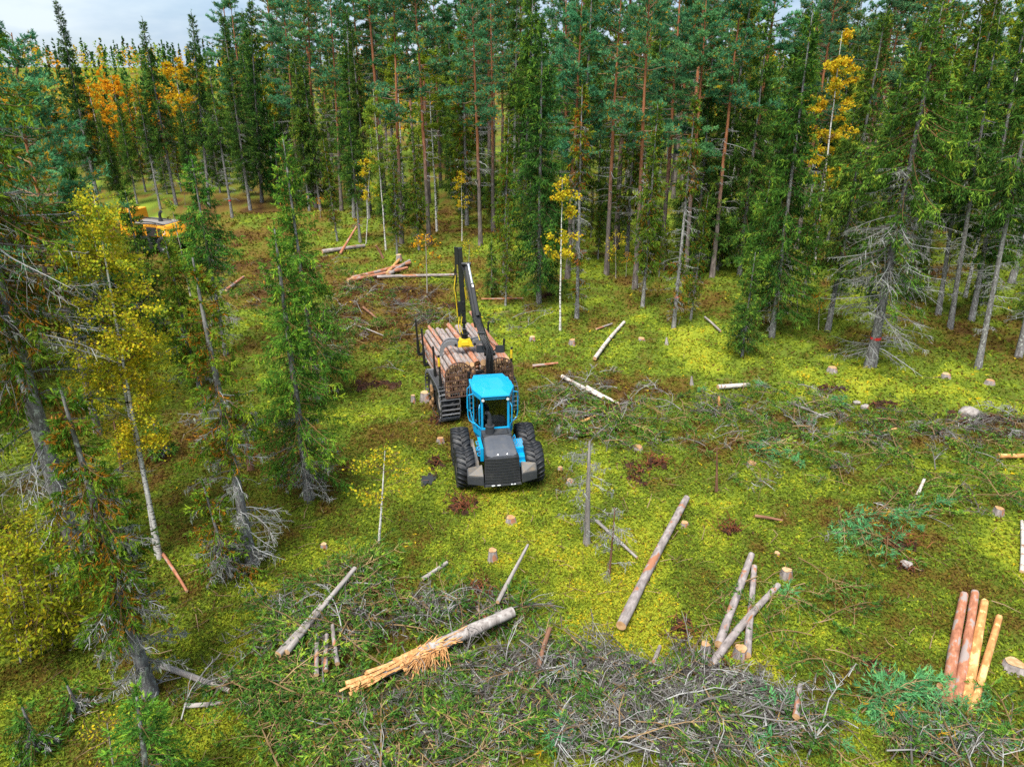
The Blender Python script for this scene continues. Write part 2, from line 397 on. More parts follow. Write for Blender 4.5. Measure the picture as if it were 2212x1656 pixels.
M['lamp'] = paint_mat('lamp lens', (0.78, 0.80, 0.82), 0.1, 0, 0.0)
M['red'] = paint_mat('red spray paint', (0.62, 0.03, 0.03), 0.7, 0, 0.4, (0.3, 0.08, 0.07), scale=20)
M['seat'] = paint_mat('seat cloth', (0.025, 0.025, 0.03), 0.9, 0, 0.3)
M['hivis'] = paint_mat('hi-vis yellow', (0.65, 0.72, 0.02), 0.8, 0, 0.0)
M['mud'] = bark_mat('mud on the track', [(0.3, (0.09, 0.045, 0.02)), (0.6, (0.27, 0.16, 0.075))], 12, (1, 1, 1))
def glass_mat():
    m, n, l, o = new_mat('cab glass')
    t = n.new('ShaderNodeBsdfTransparent'); t.inputs['Color'].default_value = (0.72, 0.80, 0.78, 1)
    g = n.new('ShaderNodeBsdfGlossy'); g.inputs['Roughness'].default_value = 0.04
    f = n.new('ShaderNodeFresnel'); f.inputs['IOR'].default_value = 1.6
    s = n.new('ShaderNodeMixShader')
    l.new(f.outputs[0], s.inputs[0]); l.new(t.outputs[0], s.inputs[1]); l.new(g.outputs[0], s.inputs[2]); l.new(s.outputs[0], o.inputs['Surface'])
    return m
M['glass'] = glass_mat()
def water_mat():
    m, n, l, o = new_mat('puddle water')
    b = n.new('ShaderNodeBsdfPrincipled'); b.inputs['Base Color'].default_value = (0.02, 0.018, 0.014, 1); b.inputs['Roughness'].default_value = 0.06
    l.new(b.outputs[0], o.inputs['Surface'])
    return m
M['water'] = water_mat()
COVER = [(0.0, (0.075, 0.038, 0.014)), (0.14, (0.145, 0.092, 0.022)), (0.28, (0.145, 0.13, 0.02)), (0.42, (0.105, 0.155, 0.02)), (0.56, (0.165, 0.225, 0.022)),
         (0.72, (0.26, 0.31, 0.026)), (0.86, (0.35, 0.375, 0.032)), (0.95, (0.40, 0.35, 0.03)), (1.0, (0.58, 0.40, 0.02))]
M['cover'] = leaf_mat('moss and bilberry leaves', COVER, 0.3)
def ground_mat():
    m, n, l, o = new_mat('mossy forest floor')
    a = n.new('ShaderNodeAttribute'); a.attribute_name = 'gv'
    tc = n.new('ShaderNodeTexCoord')
    n1 = n.new('ShaderNodeTexNoise'); n1.inputs['Scale'].default_value = 9; n1.inputs['Detail'].default_value = 9; n1.inputs['Roughness'].default_value = 0.75
    l.new(tc.outputs['Object'], n1.inputs['Vector'])
    ma = n.new('ShaderNodeMath'); ma.operation = 'MULTIPLY_ADD'; ma.inputs[1].default_value = 0.9; ma.inputs[2].default_value = -0.5
    l.new(n1.outputs['Fac'], ma.inputs[0])
    ad = n.new('ShaderNodeMath'); l.new(a.outputs['Fac'], ad.inputs[0]); l.new(ma.outputs[0], ad.inputs[1])
    r = ramp(n, [(p, tuple(0.9 * x for x in c)) for p, c in COVER]); l.new(ad.outputs[0], r.inputs['Fac'])
    b = n.new('ShaderNodeBsdfPrincipled'); b.inputs['Roughness'].default_value = 1.0; b.inputs['Specular IOR Level'].default_value = 0.1
    bp = n.new('ShaderNodeBump'); bp.inputs['Strength'].default_value = 1.0; bp.inputs['Distance'].default_value = 0.08
    l.new(n1.outputs['Fac'], bp.inputs['Height']); l.new(bp.outputs[0], b.inputs['Normal'])
    l.new(r.outputs['Color'], b.inputs['Base Color']); l.new(b.outputs[0], o.inputs['Surface'])
    return m
M['ground'] = ground_mat()

# ------------------------------------------------------------------ the forest floor
# where felled tops and limbs lie: (u, v, ru, rv, boughs, green share, pine share, heap height)
FG_AREAS = [(1130, 1490, 300, 95, 230, .22, 0, .55), (1430, 1555, 320, 95, 280, .14, .01, .6), (900, 1610, 230, 80, 110, .5, 0, .35), (690, 1370, 115, 95, 80, .4, 0, .4), (770, 1260, 80, 50, 38, .9, 0, .35), (610, 1500, 110, 50, 42, .95, 0, .25),
    (980, 1335, 170, 42, 75, .3, 0, .3), (1560, 1490, 90, 40, 34, .05, 0, .2), (1700, 1600, 130, 60, 34, .6, .1, .2), (1990, 1540, 110, 60, 26, .2, .8, .3), (2080, 1620, 150, 45, 50, .35, .1, .25), (420, 1490, 90, 35, 10, .0, 0, .2), (690, 1580, 130, 70, 50, .97, 0, .3)]
RT_AREAS = [(1500, 930, 250, 55, 75, .6, .0, .25), (1330, 920, 100, 55, 42, .8, 0, .3), (1300, 845, 120, 40, 40, .4, 0, .2), (1650, 880, 200, 50, 62, .35, .06, .2), (1850, 930, 220, 38, 66, .45, .03, .2), (2050, 960, 170, 45, 50, .45, 0, .25), (2170, 920, 100, 30, 32, .1, 0, .3), (1750, 1010, 250, 50, 32, .65, .05, .15),
    (1900, 1130, 120, 60, 26, .55, .25, .12), (1700, 1350, 220, 120, 26, .85, .05, .1), (2120, 1060, 110, 60, 28, .9, 0, .25), (1200, 900, 70, 60, 30, .8, 0, .2), (1640, 968, 30, 20, 6, .1, .9, .2)]
LF_AREAS = [(810, 690, 130, 60, 60, .5, 0, .2), (730, 720, 90, 60, 36, .7, 0, .2), (900, 660, 70, 40, 30, .2, 0, .25), (940, 690, 35, 14, 18, .05, 0, .3), (660, 600, 110, 40, 30, .75, 0, .2), (560, 640, 80, 40, 20, .65, 0, .2), (770, 620, 60, 20, 18, .25, 0, .2), (850, 770, 120, 40, 18, .45, 0, .1), (1110, 700, 60, 40, 12, .35, 0, .1), (640, 570, 100, 16, 16, .3, 0, .2)]
LITTER = []
for (u_, v_, ru_, rv_, n_, g_, p_, h_) in FG_AREAS + RT_AREAS + LF_AREAS:
    c_, e_, f_ = gp(u_, v_), gp(u_ + ru_, v_), gp(u_, max(480, v_ - rv_))
    LITTER.append((c_.x, c_.y, abs(e_.x - c_.x), abs(f_.y - c_.y), min(1.0, n_ / (ru_ * rv_ * .011))))
def cover_v(x, y):
    """which plants grow where, plus some light and shade across the clearing: 0 brown litter and heath .. 0.45 bilberry .. 0.8 yellow-green moss"""
    v = 0.49 + 0.34 * (vnoise(x, y, 6.5, 11) - 0.5) + 0.42 * (vnoise(x, y, 1.9, 12) - 0.5) + 0.46 * (vnoise(x, y, 0.6, 13) - 0.5) + 0.22 * (vnoise(x, y, 0.22, 14) - 0.5)
    a = np.degrees(np.arctan2(x, y))
    d = np.hypot(x, y)
    v = v + 0.10 * sstep(-9, 4, a) - 0.07 * sstep(-9, -17, a) * (1 - sstep(24, 40, d))  # plant change, plus left shade and right brightness put into the colour
    v = v - 0.20 * sstep(0.58, 0.78, vnoise(x, y, 2.7, 15) * .7 + vnoise(x, y, 0.9, 16) * .3)
    for (sx, sy, a_, b_, w_) in LITTER:
        v = v - 0.24 * w_ * np.exp(-(((x - sx) / a_) ** 2 + ((y - sy) / b_) ** 2) ** 2) * (0.5 + vnoise(x, y, .7, 17))
    v = v - 0.17 * rut(x, y)
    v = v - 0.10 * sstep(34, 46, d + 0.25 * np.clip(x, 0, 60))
    return np.clip(v, 0.03, 0.84)
def grid_mesh():
    nr, na = 250, 250
    t = np.linspace(0, 1, nr)
    d = 5.0 * (2600 / 5.0) ** (t ** 1.65)
    a = np.radians(np.linspace(-62, 62, na))
    D, A = np.meshgrid(d, a, indexing='ij')
    X, Y = D * np.sin(A), D * np.cos(A)
    Z = gz(X, Y) - 0.03
    V = np.stack([X, Y, Z], -1).reshape(-1, 3)
    i = (np.arange(nr - 1)[:, None] * na + np.arange(na - 1)[None]).ravel()
    Q = np.stack([i, i + 1, i + na + 1, i + na], 1)
    s = Soup(); s.add(V, Q=Q)
    # behind and beside the camera the floor simply goes on
    me = s.mesh('ground', [M['ground']], True)
    at = me.attributes.new('gv', 'FLOAT', 'POINT')
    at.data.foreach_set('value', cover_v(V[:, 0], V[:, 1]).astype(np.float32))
    return me
kind(obj('ground', grid_mesh()), 'structure')
def back_ground():
    s = Soup()
    a = np.radians(np.linspace(62, 298, 60)); d = np.array([5, 12, 30, 80, 300, 1200])
    D, A = np.meshgrid(d, a, indexing='ij'); X, Y = D * np.sin(A), D * np.cos(A)
    V = np.stack([X, Y, gz(X, Y) - 0.03], -1).reshape(-1, 3)
    na = len(a); i = (np.arange(len(d) - 1)[:, None] * na + np.arange(na - 1)[None]).ravel()
    s.add(V, Q=np.stack([i, i + 1, i + na + 1, i + na], 1))
    c = np.radians(np.linspace(0, 360, 40, endpoint=False)); V = np.stack([5 * np.sin(c), 5 * np.cos(c), gz(5 * np.sin(c), 5 * np.cos(c)) - .03], -1)
    V = np.vstack([V, [[0, 0, 0]]]); k = np.arange(40)
    s.add(V, T=np.stack([np.full(40, 40), (k + 1) % 40, k], 1))
    me = s.mesh('ground_behind', [M['ground']], True)
    co = np.empty(len(me.vertices) * 3, np.float32); me.vertices.foreach_get('co', co); co = co.reshape(-1, 3)
    at = me.attributes.new('gv', 'FLOAT', 'POINT'); at.data.foreach_set('value', cover_v(co[:, 0], co[:, 1]).astype(np.float32))
    return me
kind(obj('ground_behind', back_ground()), 'structure')

SOIL = []       # bare soil: (x, y, rx, ry)
def soil_free(x, y):
    k = np.ones(len(x), bool)
    for (sx, sy, a, b) in SOIL:
        k &= ((x - sx) / a) ** 2 + ((y - sy) / b) ** 2 > np.random.default_rng(int(abs(sx * 100))).uniform(.25, 1.0, len(x))
    return k
def ground_cover(n, name, label, d0, d1, half, seed, hscale=1.0):
    r = np.random.default_rng(seed)
    t = r.random(n)
    d = 1.0 / (1 / d0 + t * (1 / d1 - 1 / d0))            # equally many per picture row
    a = np.radians(r.uniform(-half, half, n))
    x, y = d * np.sin(a), d * np.cos(a)
    k = soil_free(x, y); x, y, d = x[k], y[k], d[k]
    n = len(x)
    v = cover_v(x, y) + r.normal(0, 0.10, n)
    v = np.where(r.random(n) < 0.012, r.uniform(0.9, 1.0, n), v)    # fallen yellow leaves
    v = np.where(r.random(n) < 0.10, r.uniform(0.0, 0.3, n), v)
    tuft = vnoise(x, y, 0.33, 21) * 0.6 + vnoise(x, y, 0.14, 22) * 0.4
    big = vnoise(x, y, 0.7, 23)
    h = (0.01 + 0.075 * tuft ** 1.5 * r.random(n) ** .7 + 0.10 * np.clip(big - 0.5, 0, 1) * r.random(n)) * hscale
    L = 0.0024 * d + 0.012
    c = np.stack([x, y, gz(x, y) + h], 1)
    s = Soup()
    dirv = nrm(r.normal(size=(n, 3)) * np.array([1, 1, 0.75]))
    w = nrm(np.cross(dirv, nrm(r.normal(size=(n, 3)))))
    sz = (L * r.uniform(0.6, 1.5, n))[:, None]
    V = np.stack([c - dirv * sz * 0.6 - w * sz * 0.38, c - dirv * sz * 0.6 + w * sz * 0.38, c + dirv * sz], 1).reshape(-1, 3)
    s.add(V, T=np.arange(n * 3).reshape(-1, 3), v=np.clip(v, 0, 1))
    o = obj(name, s.mesh(name, [M['cover']]))
    o['label'] = label; o['category'] = 'ground cover'
    return kind(o, 'stuff')
# ------------------------------------------------------------------ trees: builders return {part: mesh}
def trunk_mesh(name, H, r0, r, mat, k=9, n=12, wob=0.012, top=0.02, extra=None):
    t = np.linspace(0, 1, n)
    P = np.zeros((1, n, 3)); P[0, :, 2] = t * H - 0.15 * (t == 0)
    wx = np.cumsum(r.normal(0, wob, n)) * H / n * 0.6; wy = np.cumsum(r.normal(0, wob, n)) * H / n * 0.6
    wx -= wx[0]; wy -= wy[0]
    P[0, :, 0] = wx; P[0, :, 1] = wy
    R = (r0 * (1 - t) ** 0.85 + top)[None]; R[0, 0] *= 1.35; R[0, 1] *= 1.04
    s = Soup(); V, Q = tubes(P, R, k); s.add(V, Q=Q)
    axis = lambda z: np.stack([np.interp(z, P[0, :, 2], P[0, :, 0]), np.interp(z, P[0, :, 2], P[0, :, 1]), z], -1)
    rad = lambda z: np.interp(z, P[0, :, 2], R[0])
    return s, axis, rad
def dead_branches(s, axis, z, L, r, k=3, sub=8, droop=0.25, lichen=0.4, rad0=0.018, fine=1.0):
    """bare grey branches; slots 0 twig, 1 lichen"""
    B = len(z)
    if B == 0: return
    az = r.uniform(0, 2 * math.pi, B)
    N = 6; u = np.linspace(0, 1, N)
    out = np.stack([np.cos(az), np.sin(az), np.zeros(B)], 1)
    side = np.stack([-np.sin(az), np.cos(az), np.zeros(B)], 1)
    P = axis(z)[:, None] + out[:, None] * (L[:, None] * u)[..., None]
    dz = -droop * r.uniform(0.2, 1.6, (B, 1)) * L[:, None] * u ** 1.4 + 0.16 * L[:, None] * u ** 3 * r.uniform(-1, 1.4, (B, 1))
    P[:, :, 2] += dz
    P += side[:, None] * (r.normal(0, 0.16, (B, 1)) * L[:, None] * u ** 2)[..., None]
    P += r.normal(0, 0.02, P.shape) * (u > 0)[None, :, None]
    R = (rad0 * (0.5 + L[:, None] / 2)) * (1 - 0.85 * u)[None]
    V, Q = tubes(P, R, k); s.add(V, Q=Q, v=np.repeat(r.uniform(0.2, 1, B), (N - 1) * k), m=0)
    # side twigs
    M_ = B * sub
    bi = np.repeat(np.arange(B), sub); uu = r.uniform(0.2, 1, M_)
    idx = uu * (N - 1); i0 = np.minimum(idx.astype(int), N - 2); f = (idx - i0)[:, None]
    P0 = P[bi, i0] * (1 - f) + P[bi, i0 + 1] * f
    tl = L[bi] * (0.42 * (1 - uu) + 0.12) * r.uniform(0.5, 1.3, M_)
    dr = nrm(out[bi] * 0.7 + side[bi] * r.choice([-1, 1], M_)[:, None] * r.uniform(0.4, 1.1, (M_, 1)) + np.array([0, 0, -1.0]) * r.uniform(-0.1, 0.8, (M_, 1)))
    mid = P0 + dr * (tl * 0.55)[:, None] + r.normal(0, 0.03, (M_, 3))
    P1 = P0 + dr * tl[:, None] + np.array([0, 0, -0.12]) * tl[:, None] + r.normal(0, 0.04, (M_, 3))
    PP = np.stack([P0, mid, P1], 1)
    RR = np.broadcast_to(np.array([0.0075, 0.006, 0.002]) * fine, (M_, 3))
    V, Q = tubes(PP, RR, 3); s.add(V, Q=Q, v=np.repeat(r.uniform(0.1, 1, M_), 6), m=0)
    # third-order twigs as slivers
    n3 = 3
    b3 = np.repeat(np.arange(M_), n3); u3 = r.random((len(b3), 1))
    Q0 = P0[b3] * (1 - u3) + P1[b3] * u3
    d3 = nrm(dr[b3] + r.normal(0, 0.8, (len(b3), 3))) * (tl[b3] * 0.4 * r.uniform(0.4, 1.2, len(b3)))[:, None]
    w = nrm(np.cross(d3, r.normal(size=d3.shape))) * 0.006 * fine
    V = np.stack([Q0 - w, Q0 + w, Q0 + d3], 1).reshape(-1, 3); s.add(V, T=np.arange(len(V)).reshape(-1, 3), v=r.uniform(0.2, 1, len(b3)), m=0)
    nl = int(M_ * lichen)
    if nl:
        li = r.integers(0, M_, nl); u4 = r.random((nl, 1)); C = P0[li] * (1 - u4) + P1[li] * u4
        ln = r.uniform(0.04, 0.2, (nl, 1)); w = nrm(r.normal(size=(nl, 3)) * np.array([1, 1, 0.1])) * r.uniform(0.012, 0.03, (nl, 1))
        V = np.stack([C - w, C + w, C - np.array([0, 0, 1.0]) * ln + w * 0.3], 1).reshape(-1, 3)
        s.add(V, T=np.arange(len(V)).reshape(-1, 3), v=r.random(nl), m=1)
def spruce(name, H, seed, cb=0.3, R=1.5, r0=None, det=1.0, nl=0.20, nw=0.05, droop=0.3, dead=(0.08, 0.5), ndead=45, Ldead=1.1, old=0.0, gap=0.12, cones=0, lichen=0.4, skirt=None, sp=0.10, nn=6, hang=0.5, whorl=0.27, top_v=0.12):
    r = np.random.default_rng(seed)
    r0 = r0 or 0.0068 * H + 0.015
    ts, axis, rad = trunk_mesh(name, H, r0, r, None)
    parts = {'trunk': ts.mesh('trunk', [M['bark_spruce']], True)}
    # living branches in whorls
    zw = np.arange(cb * H, H * 0.985, whorl * min(1.0, 0.45 + H / 30))
    zz = np.repeat(zw, 6) + r.normal(0, 0.07, len(zw) * 6)
    if skirt:                                     # a second, thinner green zone low on the stem: (z0, z1, n)
        zz = np.concatenate([zz, r.uniform(skirt[0] * H, skirt[1] * H, skirt[2])])
    zz = zz[(zz < H - 0.06) & (zz > 0.02 * H)]
    tt = np.clip((zz - cb * H) / (H - cb * H), 0, 1)
    keep = r.random(len(zz)) > (gap + 0.25 * (1 - tt) * gap * 4 * (vnoise(zz, zz * 0, 0.9, seed) > 0.55))
    zz = zz[keep]; B = len(zz)
    t = np.clip((zz - cb * H) / (H - cb * H), 0, 1)                    # 0 crown base, 1 top
    az = r.uniform(0, 2 * math.pi, B)
    lobes = 0.72 + 0.56 * vnoise(az * 1.1 + 3, zz, 0.9, seed + 1)
    prof = np.minimum(1, (1 - t) * 1.15 + 0.01) ** 0.95 * (0.70 + 0.30 * sstep(0, 0.2, t))
    L = R * prof * lobes * r.uniform(0.6, 1.15, B) + 0.13
    out = np.stack([np.cos(az), np.sin(az), np.zeros(B)], 1); side = np.stack([-np.sin(az), np.cos(az), np.zeros(B)], 1)
    N = 6; u = np.linspace(0, 1, N)
    up0 = np.interp(t, [0, 0.5, 0.85, 1], [-0.45, -0.25, 0.25, 1.0]) * (0.6 + droop)
    dz = (up0[:, None] * u - droop * 0.55 * u ** 1.6 + 0.32 * u ** 3 * droop * 2) * L[:, None]
    P = axis(zz)[:, None] + out[:, None] * (L[:, None] * u)[..., None]
    P[:, :, 2] += dz
    P += side[:, None] * (r.normal(0, 0.08, (B, 1)) * L[:, None] * u ** 2)[..., None]
    Rb = (0.006 + 0.007 * L[:, None]) * (1 - 0.8 * u)[None]
    cs = Soup()
    V, Q = tubes(P[:, ::1], Rb, 3); cs.add(V, Q=Q, v=0.25, m=1)
    # twigs: some lie flat beside the branch, some hang from it
    K = np.maximum(5, (L / sp * 1.6).astype(int))
    bi = np.repeat(np.arange(B), K); MT = len(bi)
    uu = r.uniform(0.06, 1.0, MT) ** 0.8
    idx = uu * (N - 1); i0 = np.minimum(idx.astype(int), N - 2); f = (idx - i0)[:, None]
    P0 = P[bi, i0] * (1 - f) + P[bi, i0 + 1] * f
    tg = nrm(P[bi, i0 + 1] - P[bi, i0])
    hg = r.random(MT) < hang * np.interp(t[bi], [0, .7, 1], [1.1, .9, .25])
    sg = r.choice([-1.0, 1.0], MT)[:, None]
    flat = tg * r.uniform(0.5, 1.0, (MT, 1)) + side[bi] * sg * r.uniform(0.2, 1.0, (MT, 1)) + np.array([0, 0, 1.0]) * r.normal(-0.1, 0.18, (MT, 1))
    down = tg * r.uniform(0.0, 0.5, (MT, 1)) + side[bi] * sg * r.uniform(0.0, 0.45, (MT, 1)) + np.array([0, 0, -1.0])
    dr = nrm(np.where(hg[:, None], down, flat))
    tl = np.where(hg, (0.12 + 0.20 * np.minimum(L[bi], 1.8)) * r.uniform(0.5, 1.3, MT), (L[bi] * 0.30 * (1.1 - uu) + 0.13) * r.uniform(0.6, 1.25, MT)) * (0.55 + 0.45 * min(1.0, nl / 0.15))
    P1 = P0 + dr * tl[:, None]
    V, T, si = needles(P0, P1, nn, nl, nw, r, 8, 48)
    bv = r.uniform(0.16, 0.66, B)                 # shoots differ from branch to branch
    tv = bv[bi] + r.normal(0, 0.13, MT) + 0.20 * (uu > 0.78) + top_v * t[bi]
    if old: tv = np.where((r.random(MT) < old * (0.35 + 1.3 * vnoise(az[bi] * 2, zz[bi], 0.8, seed + 4))) & (uu < 0.8), r.uniform(0, 0.2, MT), tv)
    fv = np.clip(tv[si] + r.normal(0, 0.07, len(si)), 0.0, 1)
    cs.add(V, T=T, v=fv, m=0)
    # leader
    top = axis(np.array([H * 0.94, H]))
    V, T, si = needles(top[:1], top[1:] + [[0, 0, 0.2]], int(50 * det), nl * .8, nw, r, 20, 55)
    cs.add(V, T=T, v=0.6, m=0)
    if cones:
        pool = np.where(t > 0.72)[0]
        ci = r.choice(pool, cones); C = P[ci, r.integers(2, N, cones)] - np.array([0, 0, 0.05])
        PP = np.stack([C, C - [0, 0, .05], C - [0, 0, .11]], 1); V, Q = tubes(PP, np.broadcast_to([0.006, 0.022, 0.006], (cones, 3)), 5)
        cs.add(V, Q=Q, v=np.repeat(r.random(cones), 10), m=2)
    parts['crown'] = cs.mesh('crown', [M['spruce_old'] if old else M['spruce'], M['twig_brown'], M['cone']])
    if ndead:
        ds = Soup(); zd = r.uniform(dead[0] * H, dead[1] * H, ndead)
        Ld = Ldead * r.uniform(0.35, 1.15, ndead) * (0.75 + 0.35 * np.sin(zd / (dead[1] * H) * math.pi))
        dead_branches(ds, axis, zd, Ld, r, sub=int(6 * det) + 2, lichen=lichen, fine=0.75 + 0.35 / det)
        parts['dead_branches'] = ds.mesh('dead_branches', [M['twig_grey'], M['lichen']])
    return parts, rad
def pine(name, H, seed, cb=0.5, R=2.2, r0=None, det=1.0, nl=0.17, nw=0.05, yellow=0.12, ndead=26, Ldead=1.8, dead=(0.25, 0.55)):
    r = np.random.default_rng(seed)
    r0 = r0 or 0.0075 * H + 0.01
    ts, axis, rad = trunk_mesh(name, H, r0, r, None, wob=0.02, top=0.025)
    parts = {'trunk': ts.mesh('trunk', [M['bark_pine']], True)}
    nb = int(54 * (H * (1 - cb) / 9))
    t = np.sort(r.random(nb) ** 0.95); zz = H * (cb + (1 - cb) * t * 0.98)
    az = r.uniform(0, 2 * math.pi, nb)
    out = np.stack([np.cos(az), np.sin(az), np.zeros(nb)], 1); side = np.stack([-np.sin(az), np.cos(az), np.zeros(nb)], 1)
    L = R * (0.45 + 0.62 * np.sin(np.clip(0.22 + t * 0.85, 0, 1) * math.pi)) * r.uniform(0.5, 1.15, nb) * np.where(t > 0.85, 0.6, 1)
    N = 6; u = np.linspace(0, 1, N)
    el = np.interp(t, [0, 0.5, 1], [-0.12, 0.12, 0.9])
    P = axis(zz)[:, None] + out[:, None] * (L[:, None] * u)[..., None]
    P[:, :, 2] += (el[:, None] * u + 0.16 * u ** 2 * r.uniform(-0.3, 1.6, (nb, 1))) * L[:, None]
    P += side[:, None] * (r.normal(0, 0.2, (nb, 1)) * L[:, None] * u ** 2)[..., None]
    P[:, 1:-1] += r.normal(0, 0.03, (nb, N - 2, 3))
    cs = Soup()
    V, Q = tubes(P, (0.012 + 0.012 * L[:, None]) * (1 - 0.75 * u)[None], 4); cs.add(V, Q=Q, v=0.7, m=1)
    # twigs, then tufts at and along the twigs
    K = 11; bi = np.repeat(np.arange(nb), K); MT = len(bi)
    uu = np.clip(r.uniform(0.3, 1.05, MT), 0, 1)
    idx = uu * (N - 1); i0 = np.minimum(idx.astype(int), N - 2); f = (idx - i0)[:, None]
    P0 = P[bi, i0] * (1 - f) + P[bi, i0 + 1] * f
    dr = nrm(out[bi] * r.uniform(0.3, 1, (MT, 1)) + side[bi] * r.normal(0, 0.7, (MT, 1)) + np.array([0, 0, 1.0]) * r.uniform(-0.05, 0.6, (MT, 1)))
    tl = r.uniform(0.22, 0.62, MT) * (0.7 + 0.15 * R)
    P1 = P0 + dr * tl[:, None]
    V, Q = tubes(np.stack([P0, P1], 1), np.broadcast_to([0.009, 0.005], (MT, 2)), 3); cs.add(V, Q=Q, v=0.5, m=1)
    J = max(5, int(6 * det))                      # tufts per twig
    ti = np.repeat(np.arange(MT), J)
    w = r.uniform(0.35, 1.0, (len(ti), 1))
    C = P0[ti] * (1 - w) + P1[ti] * w + r.normal(0, 0.085, (len(ti), 3)) * np.array([1, 1, 0.7])
    D = nrm(dr[ti] * 0.8 + r.normal(0, 0.35, (len(ti), 3)) + np.array([0, 0, 0.55]))
    nn = max(5, int(7 * det))
    V, T, si = needles(C, C + D * 0.1, nn, nl, nw, r, 8, 75)
    bv = r.uniform(0.3, 0.8, nb); yel = r.random(len(ti)) < yellow * (w[:, 0] < 0.75) * 1.6
    tv = np.where(yel, r.uniform(0, 0.1, len(ti)), np.clip(bv[bi][ti] + r.normal(0, 0.12, len(ti)), 0.17, 1))
    cs.add(V, T=T, v=np.clip(tv[si] + r.normal(0, 0.03, len(si)), 0, 1), m=0)
    parts['crown'] = cs.mesh('crown', [M['pine'], M['twig_brown']])
    if ndead:
        ds = Soup(); zd = r.uniform(dead[0] * H, dead[1] * H, ndead)
        dead_branches(ds, axis, zd, Ldead * r.uniform(0.3, 1.1, ndead), r, sub=6, droop=0.05, lichen=0.15, rad0=0.022, fine=1.3)
        parts['dead_branches'] = ds.mesh('dead_branches', [M['twig_grey'], M['lichen']])
    return parts, rad
def broadleaf(name, H, seed, mat, bark, cb=0.25, R=1.4, nleaf=5000, L=0.075, W=0.06, r0=None, stems=1, nb=46, top_v=0.0, spread=1.0, clump=0.14, vmean=0.5):
    r = np.random.default_rng(seed)
    r0 = r0 or 0.008 * H + 0.012
    ts = Soup(); cs = Soup(); C_all = []
    for k in range(stems):
        s1, axis, rad = trunk_mesh(name, H * (1 - 0.08 * k), r0 * (1 - 0.15 * k), r, None, wob=0.03, top=0.008)
        V, T, Q, *_ = s1.arrays()
        off = np.zeros(3) if k == 0 else np.array([0.20, -0.05, 0]) * k
        lean = 0.06 * k
        V = V + off; V[:, 0] += lean * V[:, 2] * (1 - V[:, 2] / H * 0.6)
        ts.add(V, Q=Q)
        n = nb // stems
        t = r.random(n); zz = H * (1 - 0.08 * k) * (cb + (1 - cb) * t * 0.98); az = r.uniform(0, 2 * math.pi, n)
        base = axis(zz) + off; base[:, 0] += lean * zz * (1 - zz / H * 0.6)
        out = np.stack([np.cos(az), np.sin(az), np.zeros(n)], 1); side = np.stack([-np.sin(az), np.cos(az), np.zeros(n)], 1)
        Lb = R * (0.35 + 0.75 * np.sin((0.12 + 0.8 * t) * math.pi)) * r.uniform(0.55, 1.15, n) * np.where(t > 0.8, 0.65, 1)
        N = 6; u = np.linspace(0, 1, N)
        P = base[:, None] + out[:, None] * (Lb[:, None] * u ** 0.9)[..., None] * spread
        P[:, :, 2] += (0.75 * u - 0.75 * u ** 2.2 * r.uniform(0.2, 1.2, (n, 1))) * Lb[:, None]
        P += side[:, None] * (r.normal(0, 0.15, (n, 1)) * Lb[:, None] * u ** 2)[..., None]
        V, Q = tubes(P, (0.004 + 0.007 * Lb[:, None]) * (1 - 0.8 * u)[None], 3); cs.add(V, Q=Q, v=0.2, m=1)
        K = 9; bi = np.repeat(np.arange(n), K); uu = r.uniform(0.25, 1, len(bi))
        idx = uu * (N - 1); i0 = np.minimum(idx.astype(int), N - 2); f = (idx - i0)[:, None]
        P0 = P[bi, i0] * (1 - f) + P[bi, i0 + 1] * f
        dr = nrm(out[bi] * 0.5 + r.normal(0, 0.6, (len(bi), 3)) + np.array([0, 0, -0.25]))
        P1 = P0 + dr * (r.uniform(0.2, 0.55, len(bi)) * (0.35 + 0.25 * R))[:, None]
        V, Q = tubes(np.stack([P0, P1], 1), np.broadcast_to([0.004, 0.002], (len(bi), 2)), 3); cs.add(V, Q=Q, v=0.15, m=1)
        m = nleaf // stems; li = r.integers(0, len(bi), m); w = r.random((m, 1)) ** 0.8
        C = P0[li] * (1 - w) + P1[li] * w + r.normal(0, clump * 0.5, (m, 3))
        lv = np.clip(r.normal(vmean, 0.14, len(bi))[li] + r.normal(0, 0.16, m) + top_v * (C[:, 2] / H - 0.6), 0, 1)
        V, Q = leaves(C, L, W, r); cs.add(V, Q=Q, v=lv, m=0)
    parts = {'trunk': ts.mesh('trunk', [M[bark]], True), 'crown': cs.mesh('crown', [M[mat], M['twig_brown']])}
    return parts, None

